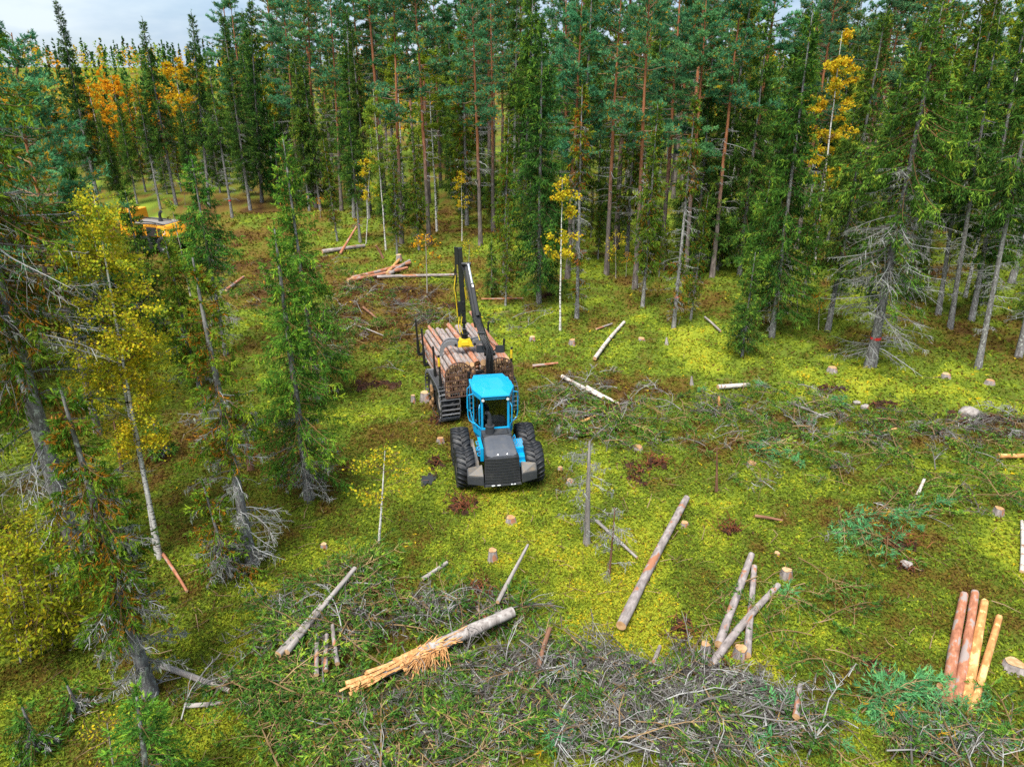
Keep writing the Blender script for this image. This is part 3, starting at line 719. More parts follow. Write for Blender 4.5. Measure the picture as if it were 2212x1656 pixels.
def place(parts, name, label, cat, base, scale=1.0, lean=(0, 0), rot=None, tint=(1, 1, 1), group=None, mark=None, rad=None):
    root = empty(name, base)
    root.scale = (scale, scale, scale)
    if isinstance(scale, tuple): root.scale = scale
    root.rotation_euler = (0, 0, 0)
    rz = rot if rot is not None else random.uniform(0, 6.28)
    root.rotation_mode = 'QUATERNION'
    up = Vector((lean[0], lean[1], 1)).normalized()
    root.rotation_quaternion = Vector((0, 0, 1)).rotation_difference(up) @ Matrix.Rotation(rz, 3, 'Z').to_quaternion()
    tag(root, label, cat, group)
    for pn, me in parts.items():
        o = obj(pn, me, root)
        if pn == 'crown': o.color = (*tint, 1)
        elif pn == 'trunk':
            g = random.uniform(0.8, 1.15); o.color = (g, g, g, 1)
    if mark:                                      # sprayed red ring on the stem: height in metres, tree scale known
        z = mark / (scale if not isinstance(scale, tuple) else scale[2])
        s = Soup(); rr = float(rad(np.array([z]))[0]) * 1.05 + 0.004
        # partial sloppy ring
        P = np.array([[[0, 0, z - 0.07], [0, 0, z - 0.06], [0.002, 0, z + 0.05], [0, 0, z + 0.07]]]); V, Q = tubes(P, np.array([[rr * .98, rr, rr, rr * .98]]), 11)
        s.add(V, Q=Q); obj('paint_mark', s.mesh('paint_mark', [M['red']]), root)
    return root
def tree_from_px(b, t=None, H=None):
    """base position, height and sideways lean of a tree from its foot and top in the picture"""
    p = gp(*b)
    if t is None: return p, H, 0.0
    # height where the vertical over the foot crosses the picture row of the top
    lo, hi = 0.0, 40.0
    for _ in range(40):
        m = (lo + hi) / 2
        if project(p.x, p.y, p.z + m)[1] > t[1]: lo = m
        else: hi = m
    h = (lo + hi) / 2
    d = p.y * CT + (CAM_H - p.z - h) * ST
    xt = (t[0] - U_CX) / U_F * d
    return p, h, max(-0.12, min(0.12, (xt - p.x) / h))
# ------------------------------------------------------------------ tree stock shared by the standing forest
STOCK = {}
def stock(key, fn, H, **kw): STOCK[key] = (*fn(key, H, **kw), H)
stock('spruce_a', spruce, 18, seed=101, cb=0.24, R=1.95, ndead=50, dead=(0.10, 0.45), droop=0.42)
stock('spruce_b', spruce, 18, seed=102, cb=0.36, R=1.75, ndead=75, dead=(0.10, 0.6), droop=0.36, gap=0.2)
stock('spruce_c', spruce, 18, seed=103, cb=0.12, R=2.4, ndead=50, dead=(0.05, 0.3), droop=0.45)
stock('spruce_d', spruce, 18, seed=104, cb=0.46, R=1.6, ndead=80, dead=(0.12, 0.7), droop=0.36, gap=0.22)
stock('spruce_sparse', spruce, 15, seed=105, cb=0.62, R=0.95, ndead=95, dead=(0.06, 0.85), Ldead=1.0, droop=0.4, old=0.25, gap=0.2, skirt=(0.12, 0.4, 40), cones=0)
stock('spruce_narrow', spruce, 14, seed=106, cb=0.2, R=1.15, ndead=70, dead=(0.06, 0.6), Ldead=0.9, droop=0.5, gap=0.22, old=0.12)
stock('spruce_small', spruce, 6, seed=107, cb=0.14, R=1.05, ndead=20, dead=(0.05, 0.4), Ldead=0.7, droop=0.25, nl=0.125, nw=0.036, sp=0.075, nn=6)
stock('spruce_spire', spruce, 20, seed=108, cb=0.24, R=1.7, ndead=55, dead=(0.1, 0.5), droop=0.34, gap=0.1)
stock('pine_a', pine, 20, seed=111, cb=0.48, R=2.3, yellow=0.10)
stock('pine_b', pine, 20, seed=112, cb=0.56, R=2.1, yellow=0.16)
stock('pine_c', pine, 20, seed=113, cb=0.40, R=2.0, yellow=0.05)
stock('pine_d', pine, 20, seed=114, cb=0.62, R=1.9, yellow=0.22)
stock('birch_y', broadleaf, 14, seed=121, mat='birch_yellow', bark='bark_birch', cb=0.40, R=1.4, nleaf=7000, L=0.13, W=0.10, nb=50, r0=0.075)
stock('birch_g', broadleaf, 15, seed=122, mat='birch_green', bark='bark_birch', cb=0.30, R=1.5, nleaf=8000, L=0.13, W=0.10, nb=56, r0=0.075)
stock('birch_o', broadleaf, 13, seed=123, mat='orange', bark='bark_birch', cb=0.12, R=2.6, nleaf=6000, L=0.2, W=0.16, nb=80, r0=0.09)
stock('birch_thin', broadleaf, 7, seed=124, mat='birch_yellow', bark='bark_birch', cb=0.40, R=0.75, nleaf=1100, L=0.12, W=0.1, nb=22, r0=0.04)
stock('rowan', broadleaf, 2.6, seed=125, mat='orange', bark='bark_sapling', cb=0.40, R=0.65, nleaf=170, L=0.12, W=0.07, nb=12, r0=0.022)
stock('rowan_y', broadleaf, 3.0, seed=126, mat='birch_yellow', bark='bark_sapling', cb=0.35, R=0.7, nleaf=230, L=0.11, W=0.07, nb=14, r0=0.022)
def plant(key, name, label, cat, b, t=None, H=None, tint=(1, 1, 1), group=None, mark=None, rot=None, wide=1.0):
    parts, rad, H0 = STOCK[key]
    p, h, lean = tree_from_px(b, t, H)
    s = h / H0
    sc = (s * wide, s * wide, s) if wide != 1.0 else s
    return place(parts, name, label, cat, p, sc, (lean, 0), rot, tint, group, mark, rad)

TALL = 'trees along the edge of the cutting'
# (stock, name, label, category, foot, top or height, tint, mark)
EDGE = [
 ('spruce_spire', 'spruce_tree', 'ragged dark spruce, leftmost tall spire against the sky', 'tree', (212, 430), (122, 2), (.62, .66, .7), None),
 ('spruce_b', 'spruce_tree', 'pointed dark spruce spire standing behind the yellow harvester', 'tree', (381, 443), (308, 42), (.8, .85, .8), None),
 ('spruce_d', 'spruce_tree', 'bare-stemmed spruce directly above the yellow harvester cab side', 'tree', (347, 452), (292, 170), (.9, .95, .8), None),
 ('spruce_a', 'spruce_tree', 'shorter spruce left of the harvester with orange trees behind it', 'tree', (297, 440), (252, 214), (.95, .95, .8), None),
 ('spruce_b', 'spruce_tree', 'slim spruce spire, left one of the close pair against the sky', 'tree', (452, 446), (412, 26), (.75, .8, .8), None),
 ('spruce_d', 'spruce_tree', 'grey stemmed spruce with red paint ring, right of the yellow harvester', 'tree', (502, 469), (446, 120), (1, 1, .85), 1.6),
 ('spruce_spire', 'spruce_tree', 'slim ragged spruce spire, right one of the close pair against the sky', 'tree', (541, 453), (480, 27), (.8, .82, .8), None),
 ('spruce_c', 'spruce_tree', 'tall dense dark spruce spire left of the first pines', 'tree', (566, 436), (541, 2), (.62, .75, .75), None),
 ('spruce_small', 'young_spruce', 'dense dark blue-green young spruce between tall spruces', 'tree', (602, 440), (592, 258), (.6, .95, .9), None),
 ('spruce_a', 'spruce_tree', 'olive green drooping spruce behind the bright double spruce', 'tree', (668, 455), (634, 96), (1.1, 1.0, .8), None),
 ('pine_c', 'pine_tree', 'blue-green pine, leftmost of the tall pines', 'tree', (650, 440), (606, -40), (.95, 1, 1), None),
 ('pine_b', 'pine_tree', 'red stemmed pine beside the olive drooping spruce', 'tree', (684, 448), (664, -30), (1.1, 1.05, .9), None),
 ('pine_d', 'pine_tree', 'slender pine with thin top against the sky gap', 'tree', (738, 455), (712, -8), (.8, .95, .95), None),
 ('spruce_narrow', 'spruce_tree', 'small grey spruce behind the leaning snapped stem', 'tree', (729, 521), (698, 300), (1, 1, .9), None),
 ('spruce_a', 'spruce_tree', 'dark pointed spruce rising into the sky gap', 'tree', (765, 470), (748, 20), (.75, .85, .8), None),
 ('spruce_b', 'spruce_tree', 'spruce with red paint spot beside the leaning snapped stem', 'tree', (779, 524), (750, 215), (.9, .95, .8), 1.5),
 ('birch_thin', 'birch_tree', 'very thin birch with few yellow leaves, left of the pale green birch', 'tree', (791, 527), (800, 330), (1, 1, 1), None),
 ('birch_g', 'birch_tree', 'pale green birch in front of the tall pines', 'tree', (834, 541), (806, 192), (1, 1, 1), None),
 ('spruce_narrow', 'spruce_tree', 'thin spruce on the right of the pale green birch', 'tree', (858, 550), (848, 300), (.85, .95, .8), None),
 ('pine_a', 'pine_tree', 'red barked pine just right of the pale green birch', 'tree', (868, 527), (846, -45), (1, 1, 1), None),
 ('pine_b', 'pine_tree', 'tall pine with pale pink stem and bare fan of dead branches', 'tree', (928, 527), (894, -70), (1, 1, 1), None),
 ('spruce_narrow', 'spruce_tree', 'shaded small spruce at the foot of the pink-stemmed pine', 'tree', (905, 540), (890, 275), (.8, .9, .75), None),
 ('birch_g', 'birch_tree', 'white birch stem standing between the pink-stemmed pine and its right neighbour', 'tree', (944, 500), (918, 60), (1.1, 1, .8), None),
 ('birch_thin', 'birch_tree', 'small birch with golden leaves in the dark hollow above the crane', 'tree', (998, 520), (996, 372), (1, .95, 1), None),
 ('pine_a', 'pine_tree', 'big red pine with spreading crown directly above the crane tip', 'tree', (1038, 529), (1022, -30), (1.05, 1.08, 1), None),
 ('pine_d', 'pine_tree', 'dark pine stem close behind the big red pine', 'tree', (1066, 500), (1060, -10), (.85, .95, .95), None),
 ('spruce_narrow', 'spruce_tree', 'slender spruce on the right of the big red pine', 'tree', (1088, 590), (1099, 247), (1, 1.05, .85), None),
 ('spruce_c', 'spruce_tree', 'dense dark tall spruce left of the narrow olive-topped spruce', 'tree', (1164, 655), (1173, 32), (.7, .85, .8), None),
 ('birch_thin', 'birch_tree', 'thin birch with scattered lemon leaves in front of the forest edge', 'tree', (1210, 712), (1216, 388), (1, 1, 1), None),
 ('spruce_sparse', 'spruce_tree', 'narrow olive-topped spruce with silvery lichen branches', 'tree', (1246, 687), (1260, 182), (1.25, 1.0, .8), None),
 ('pine_c', 'pine_tree', 'pine with dark red stem behind the narrow olive-topped spruce', 'tree', (1226, 600), (1258, -30), (.9, 1, 1), None),
 ('pine_b', 'pine_tree', 'red pine stem halfway between the olive-topped spruce and the biggest leaning pine', 'tree', (1310, 592), (1344, -30), (1, 1, .95), None),
 ('pine_a', 'pine_tree', 'biggest pine with leaning pinkish stem and broad crown, right of centre', 'tree', (1371, 623), (1408, -50), (1.1, 1.05, .95), None),
 ('spruce_narrow', 'spruce_tree', 'lichen-grey spruce touching the right side of the biggest pine', 'tree', (1388, 663), (1422, 222), (.9, .95, .8), None),
 ('spruce_sparse', 'spruce_tree', 'lichen-grey spruce with red paint ring and grey stem at the clearing edge', 'tree', (1455, 709), (1506, 211), (1, 1, .9), 1.7),
 ('pine_c', 'pine_tree', 'pine crown with yellowing needles above the red-ringed spruce', 'tree', (1480, 600), (1526, -30), (1.15, 1.05, .85), None),
 ('pine_d', 'pine_tree', 'dark pine with red upper stem left of the two broad dark spruces', 'tree', (1538, 600), (1606, -30), (.8, .95, .95), None),
 ('spruce_small', 'young_spruce', 'little spruce in front of the broad dark spruces', 'tree', (1603, 770), (1632, 545), (1.05, 1.05, .85), None),
 ('spruce_c', 'spruce_tree', 'broad dark green spruce, left of the golden birch', 'tree', (1667, 726), (1753, 20), (.85, .95, .75), None),
 ('birch_y', 'birch_tree', 'golden birch high among dark spruces at upper right', 'tree', (1757, 594), (1815, 66), (1.05, .95, 1), None),
 ('spruce_a', 'spruce_tree', 'tall spruce with orange-green cone-laden top, right of the golden birch', 'tree', (1788, 714), (1915, 18), (1.15, 1.0, .8), None),
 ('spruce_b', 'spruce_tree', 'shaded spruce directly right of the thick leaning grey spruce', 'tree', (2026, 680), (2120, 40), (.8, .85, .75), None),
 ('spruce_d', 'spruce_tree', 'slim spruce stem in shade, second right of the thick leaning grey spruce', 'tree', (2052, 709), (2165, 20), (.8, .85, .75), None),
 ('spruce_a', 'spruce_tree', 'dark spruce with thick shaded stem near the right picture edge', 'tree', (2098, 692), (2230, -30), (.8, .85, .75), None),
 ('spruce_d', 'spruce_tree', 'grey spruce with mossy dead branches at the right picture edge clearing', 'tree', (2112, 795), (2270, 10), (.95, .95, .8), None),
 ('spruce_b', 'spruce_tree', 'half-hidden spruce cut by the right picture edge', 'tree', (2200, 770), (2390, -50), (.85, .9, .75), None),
 ('spruce_narrow', 'spruce_tree', 'thin low spruce in front of the slender spruce right of the crane', 'tree', (1092, 660), (1098, 440), (1.05, 1.1, .9), None),
 ('spruce_narrow', 'spruce_tree', 'thin twin-like spruce just right of the red-ringed clearing spruce', 'tree', (1492, 690), (1530, 420), (.9, .95, .8), None),
 ('spruce_narrow', 'spruce_tree', 'thin grey spruce left of the broad dark spruce', 'tree', (1622, 690), (1664, 380), (.85, .9, .8), None),
 ('spruce_narrow', 'spruce_tree', 'thin grey spruce between the golden birch and broad dark spruce', 'tree', (1735, 640), (1786, 330), (.85, .9, .8), None),
 ('spruce_small', 'young_spruce', 'young spruce bush at the foot of the dense dark tall spruce', 'tree', (1062, 640), (1062, 520), (1.1, 1.1, .9), None),
]
for (k, nm, lb, ct, b, t, tint, mk) in EDGE:
    plant(k, nm, lb, ct, b, t, tint=tint, group=TALL, mark=mk)
ROWAN = [('rowan', 'orange rowan sapling with forked thin stem left of the crane', (923, 632), (920, 505)), ('rowan', 'orange rowan under the spruces at far left middle', (692, 470), (690, 425)),
         ('rowan', 'orange rowan by the leaning snapped stem', (775, 522), (772, 470)), ('rowan_y', 'yellow rowan right behind the crane tip', (1012, 585), (1014, 520)),
         ('rowan', 'orange rowan at the foot of the cone-laden spruce', (1768, 712), (1765, 632)), ('rowan', 'orange rowan beside the broad dark spruce stem', (1650, 700), (1652, 655)),
         ('rowan_y', 'yellow rowan under the broad dark spruces', (1722, 680), (1725, 600)), ('rowan_y', 'yellow rowan at the biggest pine foot', (1330, 600), (1330, 500)),
         ('rowan', 'small orange rowan right of the biggest pine', (1352, 600), (1356, 545)), ('rowan', 'orange rowan near the red-ringed clearing spruce', (1487, 660), (1492, 590)),
         ('rowan_y', 'yellow rowan left of the red-ringed clearing spruce', (1466, 700), (1500, 640)), ('rowan', 'reddish rowan hiding behind the yellow harvester', (400, 440), (398, 400)),
         ('rowan', 'low orange rowan under the right picture edge spruces', (2035, 640), (2040, 590)), ('rowan_y', 'yellow-leaved sapling deep under the pines', (1100, 520), (1100, 450))]
for (k, lb, b, t) in ROWAN:
    plant(k, 'rowan_sapling', lb, 'sapling', b, t, group='rowans under the forest edge')

# thick leaning grey spruce, built on its own
p_, h_, l_ = tree_from_px((1880, 790), (2036, 4))
big_r, rad_ = spruce('thick', h_, 201, cb=0.54, R=2.5, det=1.4, nl=0.15, nw=0.055, sp=0.085, nn=5, droop=0.6, dead=(0.05, 0.6), ndead=150, Ldead=2.2, gap=0.1, lichen=0.7, skirt=(0.25, 0.54, 34), r0=0.20)
place(big_r, 'spruce_tree', 'thick leaning grey spruce with a wall of silvery dead branches, right side', 'tree', p_, 1.0, (l_, 0), 0.4, (1.15, 1.1, .85), TALL, 1.35, rad_)

# ------------------------------------------------------------------ trees on the left, near the camera
LEFT = 'trees on the left of the clearing'
def near(label, parts_rad, b, t=None, H=None, rot=None, tint=(1, 1, 1), name='spruce_tree', cat='tree', mark=None):
    p, h, l = tree_from_px(b, t, H)
    return place(parts_rad[0], name, label, cat, p, 1.0, (l, 0), rot, tint, LEFT, mark, parts_rad[1])
def hgt(b, t): return tree_from_px(b, t)[1]
h = hgt((545, 1220), (418, 556))
near('thin silvery spruce with dead lichen branches, left of the forwarder', spruce('s3', h, 211, cb=0.40, R=1.1, det=1.9, nl=0.085, nw=0.025, sp=0.055, nn=9, droop=0.3, dead=(0.03, 0.62), ndead=58, Ldead=1.15, old=0.22, gap=0.2, lichen=0.8, r0=0.125), (545, 1220), (418, 556), tint=(1.1, 1.08, .8))
h = hgt((668, 1080), (594, 494))
near('bright green spruce nearest to the forwarder on its left', spruce('s4', h, 212, cb=0.17, R=1.45, det=2.0, nl=0.085, nw=0.025, sp=0.055, nn=9, droop=0.34, dead=(0.03, 0.35), ndead=42, Ldead=0.95, gap=0.1, lichen=0.6, cones=16, r0=0.115), (668, 1080), (594, 494), tint=(1.4, 1.45, .9))
h = hgt((690, 868), (612, 300))
near('taller bright green spruce with cones, just behind the nearest one', spruce('s5', h, 213, cb=0.12, R=1.6, det=1.5, nl=0.11, nw=0.030, sp=0.068, nn=8, droop=0.34, dead=(0.03, 0.3), ndead=40, Ldead=1.0, gap=0.14, cones=40), (690, 868), (612, 300), tint=(1.3, 1.4, .9))
h = hgt((488, 765), (413, 338))
near('tall spruce with a dense rounded green top left of the cone-bearing pair', spruce('s6', h, 214, cb=0.48, R=1.5, det=1.3, nl=0.125, nw=0.036, sp=0.075, nn=6, droop=0.25, dead=(0.05, 0.6), ndead=60, Ldead=1.0, gap=0.06), (488, 765), (413, 338), tint=(1.0, 1.3, 1.0))
h = hgt((430, 835), (356, 520))
near('dull olive spruce between the yellow birch and silvery spruce', spruce('s7', h, 215, cb=0.2, R=1.1, det=1.3, nl=0.125, nw=0.036, sp=0.075, nn=6, droop=0.4, dead=(0.05, 0.5), ndead=45, old=0.1, gap=0.15), (430, 835), (356, 520), tint=(.95, 1.0, .75))
h = hgt((335, 720), (268, 412))
near('olive spruce standing left in front of the yellow harvester', spruce('s8', h, 216, cb=0.1, R=1.5, det=1.3, nl=0.125, nw=0.036, sp=0.075, nn=6, droop=0.4, dead=(0.05, 0.3), ndead=25, gap=0.08), (335, 720), (268, 412), tint=(.95, 1.0, .75))
near('huge grey spruce stem leaning out at the left picture edge', spruce('l1', 17.0, 217, cb=0.42, R=2.4, det=1.5, nl=0.125, nw=0.036, sp=0.075, nn=6, droop=0.45, dead=(0.06, 0.7), ndead=95, Ldead=2.0, old=0.2, gap=0.18, lichen=0.9, r0=0.23, skirt=(0.3, 0.5, 40)), (180, 1240), H=17.0, tint=(.85, .9, .75))
h = hgt((325, 1500), (128, 842))
near('lichen-hung spruce with orange needles, nearest to the camera on the left', spruce('l2', h, 218, cb=0.58, R=0.95, det=2.0, nl=0.085, nw=0.025, sp=0.055, nn=9, droop=0.42, dead=(0.05, 0.72), ndead=70, Ldead=0.85, old=0.35, gap=0.15, lichen=1.0, r0=0.125, skirt=(0.3, 0.6, 70), cones=14), (325, 1500), (128, 842), tint=(.9, 1.0, .8))
h = hgt((497, 1248), (440, 1050))
near('small bushy spruce beside the silvery spruce foot', spruce('s9', h, 219, cb=0.18, R=0.95, det=1.5, nl=0.08, nw=0.032, sp=0.055, nn=5, droop=0.3, dead=(0.05, 0.5), ndead=40, Ldead=0.8, old=0.3, gap=0.2, lichen=0.8), (497, 1248), (440, 1050), tint=(1.1, 1.15, .85))
h = hgt((330, 1790), (322, 1500))
near('bright green young spruce at the bottom picture edge', spruce('y1', h, 220, cb=0.06, R=1.15, det=2.4, nl=0.075, nw=0.028, sp=0.05, nn=6, hang=0.2, droop=0.22, ndead=6, Ldead=0.6, gap=0.05, r0=0.05), (330, 1790), (322, 1500), tint=(1.15, 1.3, 0.9), name='young_spruce')
for (lb, b, t, sd_) in (('thin small spruce sapling lower left of the pair', (84, 1622), (48, 1525), 221), ('green small spruce sapling above the leftmost sapling', (172, 1538), (145, 1478), 222), ('dim small spruce behind the birch stems', (352, 985), (330, 905), 223)):
    h = hgt(b, t)
    near(lb, spruce('sap', h, sd_, cb=0.25, R=0.55, det=1.0, nl=0.08, nw=0.032, sp=0.055, nn=5, droop=0.2, dead=(0.05, .5), ndead=14, Ldead=0.45, gap=0.25, lichen=0.3, r0=0.03), b, t, name='spruce_sapling', cat='sapling', tint=(1, 1.1, .8))
h = hgt((345, 1205), (202, 420))
near('yellow double-stemmed white birch on the left', broadleaf('birch', h, 231, 'birch_yellow', 'bark_birch', cb=0.34, R=1.12, nleaf=21000, L=0.06, W=0.05, stems=2, nb=140, r0=0.055, clump=0.13, vmean=0.66, top_v=0.3), (345, 1205), (202, 420), name='birch_tree', rot=2.6)
h = hgt((412, 640), (368, 434))
near('pale green birch half hiding the yellow harvester', broadleaf('birch', h, 232, 'birch_green', 'bark_sapling', cb=0.15, R=0.9, nleaf=2600, L=0.1, W=0.085, nb=34, r0=0.04), (412, 640), (368, 434), name='birch_tree')
h = hgt((818, 1172), (834, 972))
near('thin birch sapling with lemon leaves left of the forwarder front', broadleaf('birch', h, 233, 'birch_yellow', 'bark_birch', cb=0.4, R=0.75, nleaf=700, L=0.075, W=0.06, nb=26, r0=0.03, vmean=0.68), (818, 1172), (834, 972), name='birch_sapling', cat='sapling')
h = hgt((250, 1690), (262, 1560))
near('yellow-leaved sapling beside the bottom edge young spruce', broadleaf('birch', h, 234, 'birch_yellow', 'bark_sapling', cb=0.2, R=0.5, nleaf=260, L=0.06, W=0.035, nb=20, r0=0.014), (250, 1690), (262, 1560), name='birch_sapling', cat='sapling')
for (lb, b, t, sd_, R_, nlf, vm) in (('large yellow-green willow bush at the lower left picture edge', (45, 1430), (60, 1180), 235, 1.25, 3600, .45), ('yellow-green willow bush behind the large one', (125, 1270), (115, 1110), 236, 1.0, 2000, .45), ('dim olive willow bush at the left edge', (-30, 1260), (-10, 1090), 237, 1.0, 1200, .75)):
    h = hgt(b, t)
    near(lb, broadleaf('willow', h, sd_, 'willow', 'bark_sapling', cb=0.1, R=R_, nleaf=nlf * 2, L=0.11, W=0.05, nb=110, r0=0.012, stems=5, vmean=vm), b, t, name='willow_bush', cat='bush')
h = hgt((212, 935), (30, 205))
near('teal-green pine with red stem at the left picture edge', pine('pl', h, 241, cb=0.42, R=2.4, det=1.5, nl=0.12, nw=0.030, yellow=0.2, ndead=40), (212, 935), (30, 205), tint=(1.1, 1.1, 1.0), name='pine_tree')
h = hgt((105, 640), (18, 66))
near('dark teal pine top in the upper left corner', pine('pl2', h, 242, cb=0.40, R=2.6, det=1.2, nl=0.14, nw=0.04, yellow=0.08, ndead=30), (105, 640), (18, 66), tint=(.85, 1.0, .95), name='pine_tree')
h = hgt((50, 800), (-40, 330))
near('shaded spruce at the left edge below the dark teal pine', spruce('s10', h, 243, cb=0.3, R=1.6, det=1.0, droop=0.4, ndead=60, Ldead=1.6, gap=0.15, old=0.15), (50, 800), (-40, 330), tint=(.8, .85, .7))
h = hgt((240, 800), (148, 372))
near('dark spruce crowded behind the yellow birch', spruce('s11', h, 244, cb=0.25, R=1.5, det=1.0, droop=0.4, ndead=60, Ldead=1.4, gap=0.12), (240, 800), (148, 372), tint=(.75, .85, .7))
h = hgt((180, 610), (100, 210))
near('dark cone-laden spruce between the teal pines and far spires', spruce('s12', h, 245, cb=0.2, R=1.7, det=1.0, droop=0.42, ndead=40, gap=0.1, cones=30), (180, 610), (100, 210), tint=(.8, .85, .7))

# ------------------------------------------------------------------ the forest behind: single trees
EDGE_LINE = [(-400, 470), (100, 420), (250, 430), (560, 430), (700, 470), (860, 500), (1000, 495), (1100, 530), (1250, 580), (1400, 605), (1650, 640), (1900, 660), (2050, 665), (2250, 740), (2600, 800)]
ex_, ey_ = zip(*EDGE_LINE)
fr = random.Random(5)
spots = []
def try_spots(n, xr, yr, ok, gap):
    c = 0
    for _ in range(n * 30):
        if c >= n: break
        x, y = fr.uniform(*xr), fr.uniform(*yr)
        if not ok(x, y): continue
        if all((x - a) ** 2 + (y - b) ** 2 > gap * gap for a, b in spots):
            spots.append((x, y)); c += 1
            yield x, y
def in_forest(x, y):
    u, v = project(x, y, 0)
    return -250 < u < 2450 and v < np.interp(u, ex_, ey_) - 8
def depth_behind(x, y):
    u, v = project(x, y, 0)
    return np.interp(u, ex_, ey_) - v
ORD = ['', 'first', 'second', 'third', 'fourth', 'fifth', 'sixth', 'seventh', 'eighth', 'ninth', 'tenth', 'eleventh', 'twelfth', 'thirteenth', 'fourteenth', 'fifteenth', 'sixteenth', 'seventeenth', 'eighteenth', 'nineteenth', 'twentieth']
MARKS = [(122, 'leftmost ragged spire'), (230, 'orange valley birches'), (308, 'spire above the yellow harvester'), (446, 'red-ringed spruce right of the harvester'), (541, 'dense spire left of the pines'), (634, 'olive drooping spruce'), (748, 'dark spruce in the sky gap'), (806, 'pale green birch'), (893, 'pink-stemmed pine'),
         (1022, 'big red pine above the crane'), (1173, 'dense dark tall spruce'), (1260, 'olive-topped spruce'), (1408, 'biggest leaning pine'), (1506, 'red-ringed clearing spruce'), (1606, 'pine with red upper stem'), (1700, 'broad dark spruce'), (1815, 'golden birch'), (1915, 'cone-laden spruce'), (2036, 'thick leaning grey spruce'), (2165, 'right edge spruces')]
pending = []
def later(root, what, x, y):
    u = project(x, y, 8.0)[0]
    pending.append((min(MARKS, key=lambda m: abs(m[0] - u))[1], what, math.hypot(x, y), root))
def name_them():
    pending.sort(key=lambda t: (t[0], t[1], t[2])); n = {}
    for mark, what, d, root in pending:
        k = n[(mark, what)] = n.get((mark, what), 0) + 1
        root['label'] = '%s, %s one back behind the %s' % (what, ORD[min(k, 20)], mark)
FG = 'forest trees behind the edge'
for x, y in try_spots(255, (-62, 62), (28, 120), in_forest, 2.3):
    u, v = project(x, y, 0); d = math.hypot(x, y)
    gapview = u < 520                              # at the far left one looks over low trees into the valley
    q = fr.random()
    z = float(gz(x, y))
    if gapview:
        if d > 100: continue
        H = fr.uniform(7, 11.5); k = fr.choice(['spruce_a', 'spruce_b', 'spruce_c', 'spruce_narrow'])
        lab = 'low dark spruce'
    elif q < 0.42 and u < 1650 or q < 0.25:
        k = fr.choice(['pine_a', 'pine_b', 'pine_c', 'pine_d']); H = fr.uniform(18, 24) * (1.0 if d < 75 else 1.08)
        lab = 'tall pine inside the forest'
    elif q < 0.93:
        k = fr.choice(['spruce_a', 'spruce_b', 'spruce_c', 'spruce_d', 'spruce_spire', 'spruce_narrow']); H = fr.uniform(11, 21)
        lab = 'dark spruce inside the forest'
    else:
        k = fr.choice(['birch_g', 'birch_y', 'birch_g']); H = fr.uniform(15, 21)
        lab = 'white-stemmed birch inside the forest'
    parts, rad, H0 = STOCK[k]
    g = fr.uniform(0.72, 1.1)
    later(place(parts, k.split('_')[0] + '_tree', lab, 'tree', (x, y, z), H / H0, (fr.gauss(0, .015), fr.gauss(0, .015)), None, (g * fr.uniform(.9, 1.2), g, g * fr.uniform(.75, 1)), FG), lab, x, y)
for x, y in try_spots(75, (-40, 48), (28, 80), lambda x, y: in_forest(x, y) and depth_behind(x, y) < 110, 1.5):
    k = fr.choice(['spruce_small', 'spruce_narrow']); H = fr.uniform(3.0, 7.5)
    parts, rad, H0 = STOCK[k]; g = fr.uniform(0.8, 1.1)
    later(place(parts, 'young_spruce', 'young understorey spruce', 'tree', (x, y, float(gz(x, y))), H / H0, (0, 0), None, (g, g, g * .85), 'understorey spruces'), 'young understorey spruce', x, y)
for x, y in try_spots(80, (-75, -18), (62, 125), lambda x, y: -60 < project(x, y, 0)[0] < 540 and project(x, y, 0)[1] < 425, 2.0):
    k = fr.choice(['spruce_a', 'spruce_b', 'spruce_c', 'spruce_narrow', 'spruce_small']); H = fr.uniform(6.5, 11)
    parts, rad, H0 = STOCK[k]; g = fr.uniform(0.7, 1.05)
    later(place(parts, 'spruce_tree', 'low spruce', 'tree', (x, y, float(gz(x, y))), H / H0, (0, 0), None, (g, g, g * .9), FG), 'low hollow spruce', x, y)
name_them()
# trees on the left flank, partly outside the picture
lf = 0
for x, y in sorted(try_spots(28, (-45, -9), (17, 60), lambda x, y: -700 < project(x, y, 0)[0] < 60 - 0.0 * y and math.hypot(x, y) > 14 and project(x, y, 0)[0] < np.interp(y, [0, 18, 30, 60], [-60, -40, 20, 60]), 2.4), key=lambda p: math.hypot(*p)):
    lf += 1; k = fr.choice(['spruce_a', 'spruce_b', 'spruce_c', 'pine_a', 'spruce_d']); H = fr.uniform(12, 18)
    parts, rad, H0 = STOCK[k]; g = fr.uniform(0.75, 1.0)
    place(parts, k.split('_')[0] + '_tree', 'shaded %s in the woods along the left picture edge, %s nearest' % (k.split('_')[0], ORD[min(20, lf)]), 'tree', (x, y, float(gz(x, y))), H / H0, (0, 0), None, (g, g, g * .85), 'woods along the left edge')
